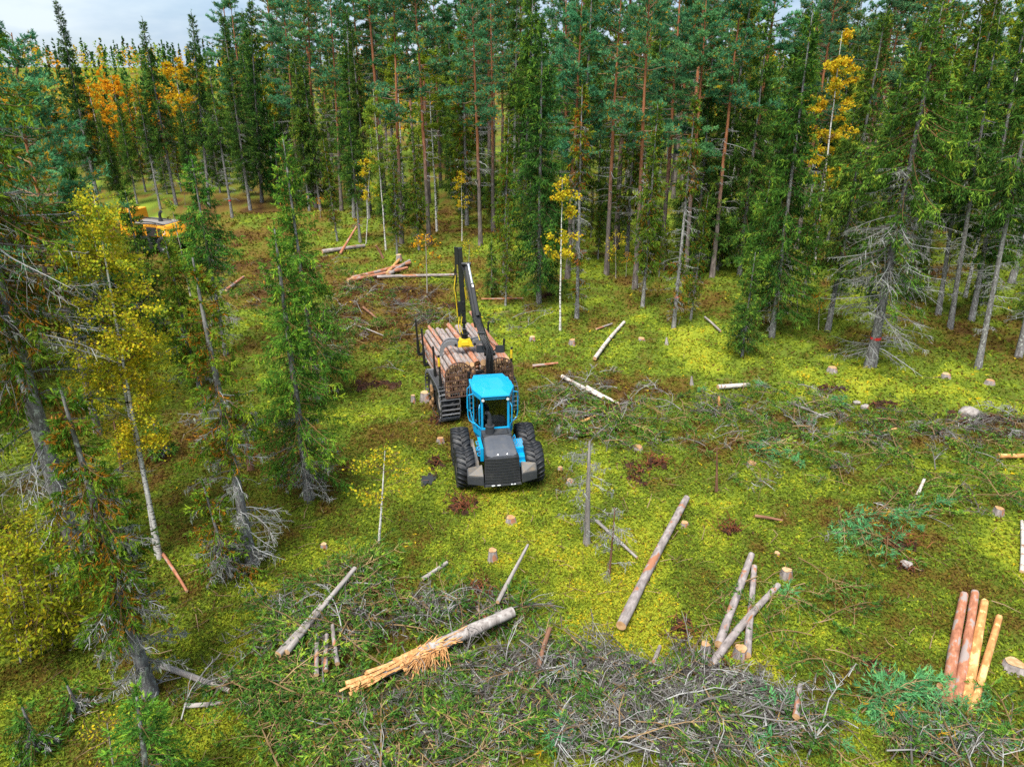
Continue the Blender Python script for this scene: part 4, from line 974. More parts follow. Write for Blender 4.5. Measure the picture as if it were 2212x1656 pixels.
# orange and yellow birches in the valley at the far left
ORANGE = [((232, 330), (238, 158)), ((196, 335), (186, 168)), ((160, 350), (150, 205)), ((275, 320), (282, 185)), ((392, 320), (372, 118)), ((420, 325), (408, 130)), ((205, 400), (200, 260)), ((478, 320), (520, 132)), ((335, 330), (330, 190)), ((120, 360), (118, 230)), ((520, 330), (545, 160))]
for i, (b, t) in enumerate(ORANGE):
    p, hh, l = None, None, 0
    Y = 105 + 6 * (i % 4)
    pt = at_y(t[0], t[1], Y); zz = float(gz(pt.x, Y)); Ht = pt.z - zz
    parts, rad, H0 = STOCK['birch_o']
    c = fr.uniform(0.85, 1.15)
    place(parts, 'birch_tree', 'orange autumn birch in the far left valley, %s from the left' % ORD[1 + sorted(ORANGE, key=lambda q: q[1][0]).index((b, t))], 'tree', (pt.x, Y, zz), Ht / H0, (0, 0), None, (c, c * fr.uniform(.9, 1.25), 1), 'orange birches beyond the spires')

# ------------------------------------------------------------------ the far wood: one mass
def far_wood():
    r = np.random.default_rng(77)
    s = Soup()
    n = 1500
    d = 125 + 475 * r.random(n) ** 1.3
    a = np.radians(r.uniform(-40, 40, n))
    x, y = d * np.sin(a), d * np.cos(a); z = gz(x, y)
    typ = r.random(n)
    for i in range(n):
        con = typ[i] < 0.5
        H = r.uniform(9, 16) * (1.0 if con else 0.85)
        m = int(np.interp(d[i], [125, 300, 600], [110, 55, 30]))
        t = r.random(m) ** 0.7
        ang = r.uniform(0, 6.283, m)
        if con: R = (1 - t) * 1.7 + 0.15
        else: R = np.sqrt(np.clip(np.sin((0.08 + t * 0.9) * math.pi), 0, 1)) * 1.9
        rr = R * np.sqrt(r.random(m))
        C = np.stack([x[i] + rr * np.cos(ang), y[i] + rr * np.sin(ang), z[i] + H * (0.12 + 0.88 * t)], 1)
        size = np.interp(d[i], [125, 300, 600], [0.6, 0.95, 1.5])
        V, Q = leaves(C, size * (1.3 if con else 1.0), size * 0.6, r)
        if con: base, mt = r.uniform(0.15, 0.55), 0
        elif typ[i] < 0.82: base, mt = r.uniform(0.2, 0.9), 1
        else: base, mt = r.uniform(0.2, 0.9), 2
        s.add(V, Q=Q, v=np.clip(base + r.normal(0, 0.15, m), 0, 1), m=mt)
    o = obj('far_wood', s.mesh('far_wood', [M['spruce'], M['birch_green'], M['orange']]))
    o['label'] = 'distant autumn forest reaching to the horizon'; o['category'] = 'forest'
    kind(o, 'stuff')
far_wood()
# ------------------------------------------------------------------ solids for the machines
def xf(Mx, V):
    V = np.asarray(V, float).reshape(-1, 3)
    if Mx is None: return V
    A = np.array(Mx); return V @ A[:3, :3].T + A[:3, 3]
BOXQ = [[0, 3, 2, 1], [4, 5, 6, 7], [0, 1, 5, 4], [1, 2, 6, 5], [2, 3, 7, 6], [3, 0, 4, 7]]
def hexa(s, pts, Mx=None, m=0): s.add(xf(Mx, pts), Q=BOXQ, m=m)      # 4 bottom points then 4 top points, anticlockwise
def box(s, x0, x1, y0, y1, z0, z1, Mx=None, m=0):
    hexa(s, [(x0, y0, z0), (x1, y0, z0), (x1, y1, z0), (x0, y1, z0), (x0, y0, z1), (x1, y0, z1), (x1, y1, z1), (x0, y1, z1)], Mx, m)
def prism(s, pts, z0, z1, Mx=None, m=0, top=None):
    """outline (x, y) anticlockwise between z0 and z1; top may be another outline"""
    n = len(pts); top = top or pts
    V = [(x, y, z0) for x, y in pts] + [(x, y, z1) for x, y in top]
    i = np.arange(n); j = (i + 1) % n
    s.add(xf(Mx, V), Q=np.stack([i, j, n + j, n + i], 1), m=m)
    V = xf(Mx, V)
    T = [(0, k + 1, k) for k in range(1, n - 1)]; s.add(V[:n], T=T, m=m)
    T = [(0, k, k + 1) for k in range(1, n - 1)]; s.add(V[n:], T=T, m=m)
def rod(s, pts, r, k=8, Mx=None, m=0, cap=True):
    P = xf(Mx, pts)[None]; n = P.shape[1]
    R = np.broadcast_to(np.asarray(r, float), (n,))[None]
    V, Q = tubes(P, R, k); s.add(V, Q=Q, m=m)
    if cap:
        T = [(0, q, q + 1) for q in range(1, k - 1)]
        s.add(V[:k], T=[t[::-1] for t in T], m=m); s.add(V[-k:], T=T, m=m)
def beam(s, p, q, w, h, Mx=None, m=0, up=(0, 0, 1), w2=None, h2=None):
    """rectangular bar from p to q"""
    p, q = Vector(p), Vector(q); d = (q - p).normalized(); u = Vector(up); a = d.cross(u).normalized(); b = a.cross(d).normalized()
    w2 = w2 or w; h2 = h2 or h
    pts = [p - a * w / 2 - b * h / 2, p + a * w / 2 - b * h / 2, p + a * w / 2 + b * h / 2, p - a * w / 2 + b * h / 2,
           q - a * w2 / 2 - b * h2 / 2, q + a * w2 / 2 - b * h2 / 2, q + a * w2 / 2 + b * h2 / 2, q - a * w2 / 2 + b * h2 / 2]
    s.add(xf(Mx, [tuple(v) for v in pts]), Q=BOXQ, m=m)
def lathe_x(s, prof, k, Mx=None, m=0):
    """profile [(x, r)] spun round the x axis"""
    a = np.arange(k) / k * 2 * math.pi; n = len(prof)
    V = np.array([[(x, r * math.cos(t), r * math.sin(t)) for t in a] for x, r in prof]).reshape(-1, 3)
    i = np.arange(n - 1)[:, None] * k; j = np.arange(k)[None]; j2 = (j + 1) % k
    s.add(xf(Mx, V), Q=np.stack([i + j, i + j2, i + k + j2, i + k + j], -1).reshape(-1, 4), m=m)
def part(name, s, mats, parent, bevel=0.0, smooth=False):
    mats = mats if isinstance(mats, list) else [mats]
    o = obj(name, s.mesh(name, [M[x] for x in mats], smooth), parent)
    if bevel:
        b = o.modifiers.new('bevel', 'BEVEL'); b.width = bevel; b.segments = 2; b.limit_method = 'ANGLE'; b.angle_limit = math.radians(35)
    return o
def tyre_soup(r, w, lugs=22, Mx=None):
    s = Soup()
    h = w / 2
    lathe_x(s, [(-h * .86, r * .56), (-h, r * .70), (-h * .97, r * .86), (-h * .82, r * .93), (0, r * .945), (h * .82, r * .93), (h * .97, r * .86), (h, r * .70), (h * .86, r * .56)], 40, Mx)
    for i in range(lugs):
        for sd in (-1, 1):
            a0 = 2 * math.pi * (i + (0.5 if sd > 0 else 0)) / lugs
            P = []
            for (f, da) in ((0.02, 0.20), (0.5, 0.08), (0.97, 0.0)):
                a = a0 + da * 1.2; th = 0.062
                for (q, rr) in ((-th, .93 if f < .9 else .87), (th, .93 if f < .9 else .87), (th * .8, 1.0 if f < .9 else .955), (-th * .8, 1.0 if f < .9 else .955)):
                    P.append((sd * h * f, r * rr * math.cos(a + q), r * rr * math.sin(a + q)))
            Q = [[0, 1, 2, 3], [11, 10, 9, 8]]
            for e in (0, 4):
                for k in range(4):
                    Q.append([e + k, e + 4 + k, e + 4 + (k + 1) % 4, e + (k + 1) % 4])
            s.add(xf(Mx, P), Q=Q)
    return s
def rim_soup(r, w, Mx=None):
    s = Soup(); h = w / 2
    for sd in (-1, 1):
        pr = [(sd * h * .84, r * .57), (sd * h * .80, r * .52), (sd * h * .45, r * .46), (sd * h * .40, r * .2), (sd * h * .6, r * .17), (sd * h * .6, 0.001)]
        lathe_x(s, pr if sd > 0 else pr, 24, Mx)
    return s
_wheel_cache = {}
def wheel(parent, Mw, r, w, rim_mat):
    key = (r, w)
    if key not in _wheel_cache:
        _wheel_cache[key] = (tyre_soup(r, w).mesh('tyre', [M['rubber']], 'quads'), rim_soup(r, w).mesh('rim', [M[rim_mat]], True))
    ty, ri = _wheel_cache[key]
    e = empty('wheel'); e.parent = parent; e.matrix_local = Mw
    obj('tyre', ty, e); obj('rim', ri, e)
    return e

# ------------------------------------------------------------------ the blue forwarder
F_O, F_A = Vector((-0.43, 20.05, float(gz(-.43, 20.6)) - 0.03)), math.radians(9.6)
R_O, R_A = Vector((-1.21, 24.53, float(gz(-1.2, 25.5)) - 0.03)), math.radians(18.0)
fwd = empty('forwarder', (0, 0, 0))
tag(fwd, 'blue forwarder with a load of logs, black crane and chained rear wheels', 'forwarder')
MF = Matrix.Translation(F_O) @ Matrix.Rotation(F_A, 4, 'Z')
MR = Matrix.Translation(R_O) @ Matrix.Rotation(R_A, 4, 'Z')
WR, WW = 0.66, 0.60
wi = 0
for sx in (-1.1, 1.1):
    for yy in (0.0, 1.40):
        wheel(fwd, MF @ Matrix.Translation((sx, yy, WR)) @ Matrix.Rotation(0.37 * wi, 4, 'X'), WR, WW, 'dirtygrey'); wi += 1
for sx in (-1.16, 1.16):
    for yy in (0.66, 2.12):
        wheel(fwd, MR @ Matrix.Translation((sx, yy, WR + .05)) @ Matrix.Rotation(0.29 * wi, 4, 'X'), WR, WW, 'dirtygrey'); wi += 1
for sx in (-.72, .72):
    s = Soup(); hexa(s, [(sx - .07, -.35, .52), (sx + .07, -.35, .52), (sx + .07, 1.75, .52), (sx - .07, 1.75, .52), (sx - .07, -.1, .86), (sx + .07, -.1, .86), (sx + .07, 1.5, .86), (sx - .07, 1.5, .86)], MF)
    part('bogie_beam', s, 'dirtygrey', fwd, .02)
for sx in (-.76, .76):
    s = Soup(); hexa(s, [(sx - .07, .3, .55), (sx + .07, .3, .55), (sx + .07, 2.5, .55), (sx - .07, 2.5, .55), (sx - .07, .55, .9), (sx + .07, .55, .9), (sx + .07, 2.2, .9), (sx - .07, 2.2, .9)], MR)
    part('bogie_beam', s, 'dirtygrey', fwd, .02)
s = Soup(); box(s, -.42, .42, -.72, 2.6, .62, 1.02, MF); box(s, -.62, .62, .45, .95, .5, .8, MF)
part('front_frame', s, 'black', fwd, .015)
s = Soup(); box(s, -.3, .3, -.55, 5.0, .82, 1.04, MR); box(s, -.62, .62, 1.15, 1.6, .55, .84, MR)
rod(s, [MF @ Vector((0, 2.75, .55)), MF @ Vector((0, 2.75, 1.25))], .2, 16)
part('rear_frame', s, 'black', fwd, .015)
# tracks round the rear bogies: plates with links
def track_path(n):
    r_, L_ = WR + .05, 1.46
    per = 2 * L_ + 2 * math.pi * r_; out = []
    for i in range(n):
        q = per * i / n
        if q < L_: out.append((q, r_, 0.0))
        elif q < L_ + math.pi * r_: a = (q - L_) / r_; out.append((L_ + r_ * math.sin(a), r_ * math.cos(a), -a))
        elif q < 2 * L_ + math.pi * r_: out.append((L_ - (q - L_ - math.pi * r_), -r_, -math.pi))
        else: a = (q - 2 * L_ - math.pi * r_) / r_; out.append((-r_ * math.sin(a), -r_ * math.cos(a), -math.pi - a))
    return out
NT = 38
ps = Soup(); hexa(ps, [(-.36, -.035, -.01), (.36, -.035, -.01), (.36, .035, -.01), (-.36, .035, -.01), (-.35, -.012, .05), (.35, -.012, .05), (.35, .012, .05), (-.35, .012, .05)])
for q in (-.37, .37): hexa(ps, [(q - .02, -.06, -.06), (q + .02, -.06, -.06), (q + .02, .06, -.06), (q - .02, .06, -.06), (q - .02, -.05, .03), (q + .02, -.05, .03), (q + .02, .05, .03), (q - .02, .05, .03)])
plate_me = ps.mesh('track_plate', [M['track_steel']])
ls = Soup()
for q in (-.37, .37):
    a = np.linspace(0, 2 * math.pi, 13); rod(ls, [(q, .075 * math.cos(t), .03 + .034 * math.sin(t)) for t in a], .013, 5, cap=False)
link_me = ls.mesh('track_link', [M['track_steel']])
for sx in (-1.16, 1.16):
    tr = empty('bogie_track'); tr.parent = fwd; tr.matrix_local = MR @ Matrix.Translation((sx, .66, WR + .05))
    path = track_path(NT * 2)
    for i, (y, z, a) in enumerate(path):
        o = obj('track_plate' if i % 2 == 0 else 'track_link', plate_me if i % 2 == 0 else link_me, tr)
        o.location = (0, y, z); o.rotation_euler = (a, 0, 0)
r_ = np.random.default_rng(3)
s = Soup()
for k in range(9):
    c = np.array([-1.56, 1.35 + .2 * r_.normal(), .75 + .22 * r_.normal()]); rr = r_.uniform(.07, .15)
    P = nrm(r_.normal(size=(24, 3))) * rr * r_.uniform(.8, 1.2, (24, 1)) * [.5, 1, 1] + c
    bm = bmesh.new(); [bm.verts.new(v) for v in P]; bmesh.ops.convex_hull(bm, input=bm.verts)
    bm.verts.ensure_lookup_table(); bm.verts.index_update(); V = [tuple(v.co) for v in bm.verts]; T = [[v.index for v in f.verts] for f in bm.faces]; bm.free()
    s.add(xf(MR, V), T=T)
part('mud_clod', s, 'mud', fwd)
# hood
s = Soup()
def hood_ring(y, z, w, zb): return [(-w, y, zb), (-w * 1.0, y, z - .10), (-w * .94, y, z - .02), (-w * .5, y, z + .025), (w * .5, y, z + .025), (w * .94, y, z - .02), (w, y, z - .10), (w, y, zb)]
rings = [hood_ring(-.78, 1.36, .50, .95), hood_ring(-.5, 1.46, .50, .95), hood_ring(-.1, 1.545, .48, .95), hood_ring(.20, 1.58, .46, .95)]
V = np.array(rings).reshape(-1, 3); Q = [[i * 8 + j, i * 8 + j + 1, i * 8 + 8 + j + 1, i * 8 + 8 + j] for i in range(3) for j in range(7)]
s.add(xf(MF, V), Q=Q); s.add(xf(MF, rings[0]), T=[(0, k + 1, k) for k in range(1, 7)]); s.add(xf(MF, rings[3]), T=[(0, k, k + 1) for k in range(1, 7)])
hood = part('hood', s, 'slate', fwd, .02)
s = Soup()
for x in (-.12, .17): rod(s, [(x, -.74, 1.39), (x, -.70, 1.42)], .02, 8, MF)
part('latch', s, 'chrome', hood)
s = Soup(); box(s, -.47, .47, .2, .68, 1.0, 1.60, MF); box(s, -.10, .34, .26, .62, 1.60, 1.63, MF); box(s, .36, .385, .26, .62, 1.60, 1.655, MF)
part('rear_hood', s, ['darkgrey'], fwd, .015)
# grille
s = Soup()
hexa(s, [(-.55, -.86, .46), (.55, -.86, .46), (.58, -.6, .46), (-.58, -.6, .46), (-.52, -.775, 1.37), (.52, -.775, 1.37), (.52, -.6, 1.37), (-.52, -.6, 1.37)], MF)
gr = part('grille', s, 'black', fwd, .01)
def gy(z): return -.86 - .085 * (1.37 - z) / -.91 * -1 if False else -.86 + (.085) * (z - .46) / .91
ns = 9
for i in range(ns):
    z0, z1 = .50 + i * .095, .50 + i * .095 + .075
    w = .56 - .035 * i / ns
    n = 6; V = []
    for j in range(n + 1):
        x = -w + 2 * w * j / n; bow = -.05 * (1 - (x / w) ** 2)
        V += [(x, gy(z0) - .02 + bow, z0), (x, gy(z1) - .015 + bow, z1), (x, gy(z1) + .02, z1 + .005), (x, gy(z0) + .02, z0 - .005)]
    Q = []
    for j in range(n):
        for k in range(4): Q.append([j * 4 + k, j * 4 + (k + 1) % 4, j * 4 + 4 + (k + 1) % 4, j * 4 + 4 + k])
    Q += [[0, 3, 2, 1], [n * 4, n * 4 + 1, n * 4 + 2, n * 4 + 3]]
    ss = Soup(); ss.add(xf(MF, V), Q=Q); part('slat', ss, 'darkgrey', gr)
s = Soup()
for j in range(40):
    x = -.52 + 1.04 * j / 39; bow = -.05 * (1 - (x / .56) ** 2)
    for i in range(ns):
        z0 = .50 + i * .095
        box(s, x - .004, x + .004, gy(z0) + bow - .026, gy(z0) + bow, z0 + .01, z0 + .068, MF)
part('rib', s, 'black', gr)
s = Soup(); hexa(s, [(-.60, -.93, .40), (.60, -.93, .40), (.60, -.6, .40), (-.60, -.6, .40), (-.58, -.92, .47), (.58, -.92, .47), (.58, -.6, .47), (-.58, -.6, .47)], MF)
bum = part('bumper', s, 'darkgrey', fwd, .01)
s = Soup()
for x in (-.36, -.18, .25, .30): box(s, x, x + .1, -.945, -.925, .43, .455, MF)
part('bumper_trim', s, 'lamp', bum)
for sd in (-1, 1):
    s = Soup()
    x0, x1 = (.60, 1.10)
    P = [(sd * x0, -.98, .48), (sd * x1, -.86, .52), (sd * x1, -.68, .60), (sd * x0, -.60, .55), (sd * x0, -.95, .78), (sd * x1, -.84, .80), (sd * x1, -.70, 1.0), (sd * x0, -.62, 1.02)]
    if sd < 0: P = [P[1], P[0], P[3], P[2], P[5], P[4], P[7], P[6]]
    hexa(s, P, MF)
    st = part('front_step', s, 'darkgrey', fwd, .02)
    s = Soup()
    tp = [(sd * (x0 + .02), -.945, .795), (sd * (x1 - .04), -.835, .812), (sd * (x1 - .04), -.71, 1.005), (sd * (x0 + .02), -.63, 1.03)]
    hexa(s, [tp[0], tp[1], tp[2], tp[3]] + [(a, b, c + .018) for a, b, c in tp] if sd > 0 else [tp[1], tp[0], tp[3], tp[2]] + [(a, b, c + .018) for a, b, c in (tp[1], tp[0], tp[3], tp[2])], MF)
    part('tread_plate', s, 'treadgrey', st)
# exhaust
s = Soup(); rod(s, [(-.22, .40, 1.52), (-.22, .40, 1.84)], .145, 20, MF); rod(s, [(-.22, .40, 1.84), (-.22, .40, 1.875)], .155, 20, MF)
rod(s, [(-.22, .40, 1.87), (-.22, .40, 2.08)], .082, 16, MF); rod(s, [(-.22, .40, 2.08), (-.22, .40, 2.13), (-.235, .40, 2.24), (-.27, .39, 2.31), (-.33, .37, 2.36)], .066, 16, MF, cap=False)
part('exhaust_stack', s, 'darkgrey', fwd, 0, 'quads')
# cab
cabz0, cabz1 = 1.58, 2.74
def cab_plan(z):
    t = (z - cabz0) / (cabz1 - cabz0)
    yf = .70 + .02 * t; wf = .46 + .0 * t; wm = .66 + .0 * t; ym = 1.20
    return [(-wf, yf), (wf, yf), (wm, ym), (wm, 2.18), (-wm, 2.18), (-wm, ym)]
s = Soup()
low = [(-.40, .78), (.40, .78), (.50, 1.15), (.50, 2.05), (-.50, 2.05), (-.50, 1.15)]
prism(s, low, .95, 1.30, MF, top=cab_plan(1.3)); prism(s, cab_plan(1.3), 1.30, 1.60, MF)
cab = part('cab', s, 'blue', fwd, .015)
s = Soup()
pl = cab_plan(0)
for (a, w) in ((0, .075), (1, .075), (2, .05), (3, .09), (4, .09), (5, .05)):
    x, y = pl[a]; sg = 1 if x > 0 else -1
    beam(s, (x - sg * w * .4, y + (.02 if a < 2 else 0), 1.58), (x - sg * w * .4, y + (.02 if a < 2 else 0), 2.76), w, w, MF, up=(0, 1, 0))
for (a, b) in ((0, 1), (1, 2), (2, 3), (3, 4), (4, 5), (5, 0)):
    (xa, ya), (xb, yb) = pl[a], pl[b]
    beam(s, (xa * .97, ya, 2.70), (xb * .97, yb, 2.70), .07, .10, MF)
    beam(s, (xa * .97, ya, 1.62), (xb * .97, yb, 1.62), .07, .08, MF)
part('pillar', s, 'blue', cab, .012)
s = Soup()
r0_ = [(-.45, .55), (.45, .55), (.69, 1.20), (.69, 1.62), (.50, 2.36), (-.50, 2.36), (-.69, 1.62), (-.69, 1.20)]
sc_ = lambda k, dy=0: [(x * k, (y - 1.45) * k + 1.45) for x, y in r0_]
prism(s, sc_(.97), 2.76, 2.80, MF, top=sc_(1.0)); prism(s, sc_(1.0), 2.80, 2.835, MF, top=sc_(.985)); prism(s, sc_(.985), 2.835, 2.875, MF, top=sc_(.55))
part('roof', s, 'blue', cab, .006, False)
for (a, b) in ((0, 1), (1, 2), (2, 3), (5, 0), (4, 5), (3, 4)):
    (xa, ya), (xb, yb) = pl[a], pl[b]
    s = Soup(); pa, pb = Vector((xa, ya, 0)) * 1, Vector((xb, yb, 0))
    d = (pb - pa).normalized(); pa2, pb2 = pa + d * .06, pb - d * .06; nn = Vector((d.y, -d.x, 0)) * .004
    hexa(s, [(pa2.x, pa2.y, 1.67), (pb2.x, pb2.y, 1.67), (pb2.x - nn.x * 2, pb2.y - nn.y * 2, 1.67), (pa2.x - nn.x * 2, pa2.y - nn.y * 2, 1.67),
             (pa2.x, pa2.y, 2.65), (pb2.x, pb2.y, 2.65), (pb2.x - nn.x * 2, pb2.y - nn.y * 2, 2.65), (pa2.x - nn.x * 2, pa2.y - nn.y * 2, 2.65)], MF)
    part('window', s, 'glass', cab)
s = Soup(); beam(s, (-.40, .705, 1.68), (.40, .705, 1.68), .03, .10, MF); beam(s, (-.385, .70, 1.70), (-.385, .72, 2.66), .03, .03, MF, up=(0, 1, 0)); beam(s, (.385, .70, 1.70), (.385, .72, 2.66), .03, .03, MF, up=(0, 1, 0))
part('window_seal', s, 'black', cab)
for x in (-.40, .40):
    s = Soup(); rod(s, [(x, .60, 2.67), (x, .66, 2.68)], .062, 14, MF); lp = part('head_lamp', s, 'black', cab)
    s = Soup(); rod(s, [(x, .585, 2.668), (x, .60, 2.67)], .048, 14, MF); part('lens', s, 'lamp', lp)
for sd in (-1, 1):
    s = Soup()
    rod(s, [(sd * .66, 1.05, 2.72), (sd * .80, 1.12, 2.66), (sd * .83, 1.18, 2.5), (sd * .83, 1.2, 1.9), (sd * .79, 1.18, 1.72), (sd * .64, 1.1, 1.62)], .02, 8, MF)
    rod(s, [(sd * .66, 1.75, 2.72), (sd * .78, 1.75, 2.62), (sd * .80, 1.75, 1.9), (sd * .66, 1.75, 1.72)], .016, 8, MF)
    rod(s, [(sd * .50, .68, 2.5), (sd * .53, .60, 2.4), (sd * .53, .60, 1.85), (sd * .48, .68, 1.72)], .016, 8, MF)
    part('handrail', s, 'blue', cab)
# inside the cab
s = Soup(); box(s, -.24, .24, 1.45, 1.95, 1.45, 1.68, MF); hexa(s, [(-.24, 1.88, 1.6), (.24, 1.88, 1.6), (.24, 2.02, 1.6), (-.24, 2.02, 1.6), (-.2, 1.95, 2.4), (.2, 1.95, 2.4), (.2, 2.08, 2.4), (-.2, 2.08, 2.4)], MF)
part('seat', s, 'seat', cab, .05)
s = Soup(); box(s, -.60, .60, 2.10, 2.13, 1.6, 2.3, MF); box(s, -.60, .60, .9, 2.1, 1.58, 1.61, MF); part('cab_lining', s, 'seat', cab)
s = Soup(); box(s, -.44, -.2, .95, 1.3, 1.6, 1.78, MF); box(s, .12, .40, .95, 1.3, 1.6, 1.78, MF); box(s, -.5, .5, .76, 1.0, 1.55, 1.66, MF); rod(s, [(-.3, 1.1, 1.78), (-.3, 1.08, 1.95)], .02, 8, MF); rod(s, [(.26, 1.1, 1.78), (.26, 1.08, 1.95)], .02, 8, MF); rod(s, [(.02, .95, 1.6), (.02, 1.1, 1.9)], .03, 8, MF)
part('console', s, 'darkgrey', cab, .03)
s = Soup(); hexa(s, [(-.40, 1.9, 2.1), (-.24, 1.9, 2.1), (-.24, 1.92, 2.1), (-.40, 1.92, 2.1), (-.36, 1.9, 2.5), (-.26, 1.9, 2.5), (-.26, 1.92, 2.5), (-.36, 1.92, 2.5)], MF)
part('paper', s, 'white', cab)
s = Soup(); hexa(s, [(-.42, .80, 1.66), (-.34, .80, 1.66), (-.34, .86, 1.66), (-.42, .86, 1.66), (-.42, .84, 1.95), (-.36, .84, 1.95), (-.36, .9, 1.95), (-.42, .9, 1.95)], MF)
part('vest', s, 'hivis', cab)
s = Soup(); box(s, .02, .2, 2.0, 2.06, 2.15, 2.25, MF); box(s, .07, .12, 2.0, 2.06, 2.25, 2.45, MF)
part('fire_extinguisher', s, 'red', cab)
# blue steps and side boxes
s = Soup(); box(s, .50, .86, -.02, .62, .95, 1.22, MF); box(s, .52, .90, -.30, -.02, .80, 1.04, MF); box(s, .54, .93, -.42, -.30, .72, .92, MF)
sb = part('side_box', s, 'blue', fwd, .02)
s = Soup()
for i in range(7):
    for j in range(5): rod(s, [(.55 + j * .065 + (i % 2) * .03, .07 + i * .08, 1.215), (.55 + j * .065 + (i % 2) * .03, .07 + i * .08, 1.232)], .02, 6, MF)
part('tread_stud', s, 'dirtygrey', sb)
s = Soup(); box(s, -.60, -.50, -.15, .66, .9, 1.35, MF)
for y in (-.1, .25): rod(s, [(-.60, y, 1.3), (-.67, y, 1.3), (-.67, y + .2, 1.3), (-.60, y + .2, 1.3)], .014, 6, MF); rod(s, [(-.60, y, 1.08), (-.67, y, 1.08), (-.67, y + .2, 1.08), (-.60, y + .2, 1.08)], .014, 6, MF)
for y in (.0, .3): rod(s, [(.53, y, 1.30), (.60, y, 1.42), (.60, y + .2, 1.42), (.53, y + .2, 1.30)], .014, 6, MF)
part('side_panel', s, 'blue', fwd, .008)
# bunk: cross bars and stakes
STK = (.50, 1.47, 3.68, 4.94)
for y in STK:
    s = Soup(); box(s, -1.40, 1.40, y - .07, y + .07, 1.042, 1.15, MR); part('bunk_bar', s, 'black', fwd, .01)
    for sd in (-1, 1):
        s = Soup(); rod(s, [(sd * 1.37, y, 1.12), (sd * 1.39, y, 1.75)], .062, 10, MR); rod(s, [(sd * 1.39, y, 1.75), (sd * 1.42, y, 2.68)], .045, 10, MR)
        pst = part('stake', s, 'black', fwd)
        if y == STK[0]:
            s = Soup(); rod(s, [(sd * 1.41, y, 2.25), (sd * 1.418, y, 2.6)], .049, 10, MR); part('yellow_band', s, 'yellow', pst)
# headboard of bars
s = Soup()
def arch(x):
    """top edge of the headboard over half its width"""
    a = abs(x)
    return np.interp(a, [0.16, 0.30, 0.60, 0.85, 1.12, 1.26, 1.31], [2.16, 2.20, 2.47, 2.50, 2.40, 2.25, 2.02])
HB = 0.0
for sd in (-1, 1):
    xs = np.array([1.31, 1.31, 1.295, 1.25, 1.12, .98, .85, .72, .60, .45, .30, .16]) * sd
    zs = [1.18, 1.98, 2.12, 2.25, 2.40, 2.47, 2.50, 2.50, 2.47, 2.35, 2.20, 2.16]
    rod(s, [(x, HB, z) for x, z in zip(xs, zs)], .028, 7, MR)
    for k in range(12):
        x = (.21 + k * .094) * sd; rod(s, [(x, HB, 1.12), (x, HB, min(1.98, float(arch(x)))), (x * .97, HB, float(arch(x)))], .015, 5, MR)
    for z in (1.14, 1.36, 1.58, 1.80, 2.0):
        beam(s, (sd * .14, HB, z), (sd * 1.31, HB, z), .03, .045, MR, m=0)
hb = part('headboard', s, 'rust', fwd)
s = Soup()
for sd in (-1, 1): box(s, sd * .42 - .05, sd * .42 + .05, -.06, .03, .9, 2.10, MR)
box(s, -.16, .16, -.05, .05, .9, 2.1, MR)
part('headboard_post', s, 'black', hb, .01)

# crane, in world coordinates
PB, PT = MR @ Vector((.28, -.42, .95)), MR @ Vector((.28, -.42, 2.92))
BK = Vector((-1.28, 24.75, 4.05)); BT = Vector((-1.66, 25.50, 5.82))
JT, JB = Vector((-1.90, 25.62, 6.42)), Vector((-1.82, 25.58, 3.95))
s = Soup(); beam(s, PB, PT, .32, .34, up=(0, 1, 0), w2=.26, h2=.28); rod(s, [PB, PB + Vector((0, 0, .45))], .27, 18); rod(s, [PT + Vector((-.2, -.02, -.02)), PT + Vector((.2, .05, -.02))], .1, 14)
part('crane_pillar', s, 'black', fwd, .015)
s = Soup(); beam(s, PT, BK, .22, .30, up=(0, 1, 0), w2=.24, h2=.32); beam(s, BK, BT, .20, .26, up=(0, 1, 0), w2=.14, h2=.17)
side_ = (BT - BK).cross(Vector((0, 1, 0))).normalized()
for q in (-.13, .13): beam(s, BK - (BT - BK).normalized() * .35 + side_ * q, BK + (BT - BK).normalized() * .2 + side_ * q, .025, .4, up=(0, 1, 0))
boom = part('main_boom', s, 'black', fwd, .012)
s = Soup(); rod(s, [BT + Vector((-.16, 0, .0)), BT + Vector((.16, .02, 0))], .085, 14); rod(s, [BT + Vector((.02, -.1, .05)), BT + Vector((.17, -.1, .05))], .07, 12); rod(s, [BT + Vector((-.17, -.1, .05)), BT + Vector((-.02, -.1, .05))], .06, 12)
part('boom_pin', s, 'black', boom)
ax = (BT - BK).normalized(); fr_ = Vector((.02, -.2, .08))
s = Soup(); rod(s, [BT + fr_ * .8 + Vector((.06, 0, 0)), BT - ax * .72 + fr_ + Vector((.06, 0, 0))], .045, 12); part('piston_rod', s, 'chrome', boom)
s = Soup(); beam(s, BT - ax * .70 + fr_ + Vector((.06, 0, 0)), BK + ax * .05 + fr_ * 1.1 + Vector((.04, 0, 0)), .14, .14, up=(0, 1, 0)); part('cylinder', s, 'black', boom, .02)
s = Soup(); q_ = BT - ax * .76 + fr_ * 1.38 + Vector((.06, 0, 0)); beam(s, q_, q_ - ax * .1, .06, .012, up=(0, 1, 0)); part('boom_label', s, 'white', boom)
s = Soup()
r_ = np.random.default_rng(9)
for k in range(8):
    o_ = Vector((-.10 + k * .03, -.20 - .03 * (k % 2), 0))
    pts = [PT + o_ + Vector((0, -.05, -1.0)), PT + o_ * 1.1 + Vector((0.02 * r_.normal(), -.1, -.3)), PT + o_ + Vector((.02 * r_.normal(), -.06, .25)), PT.lerp(BK, .5) + o_ * .9, BK + o_ * .8 + Vector((0, 0.02, 0)), BK.lerp(BT, .3) + o_ * .55 + Vector((-.06, .06, 0))]
    rod(s, pts, .017, 6, cap=False)
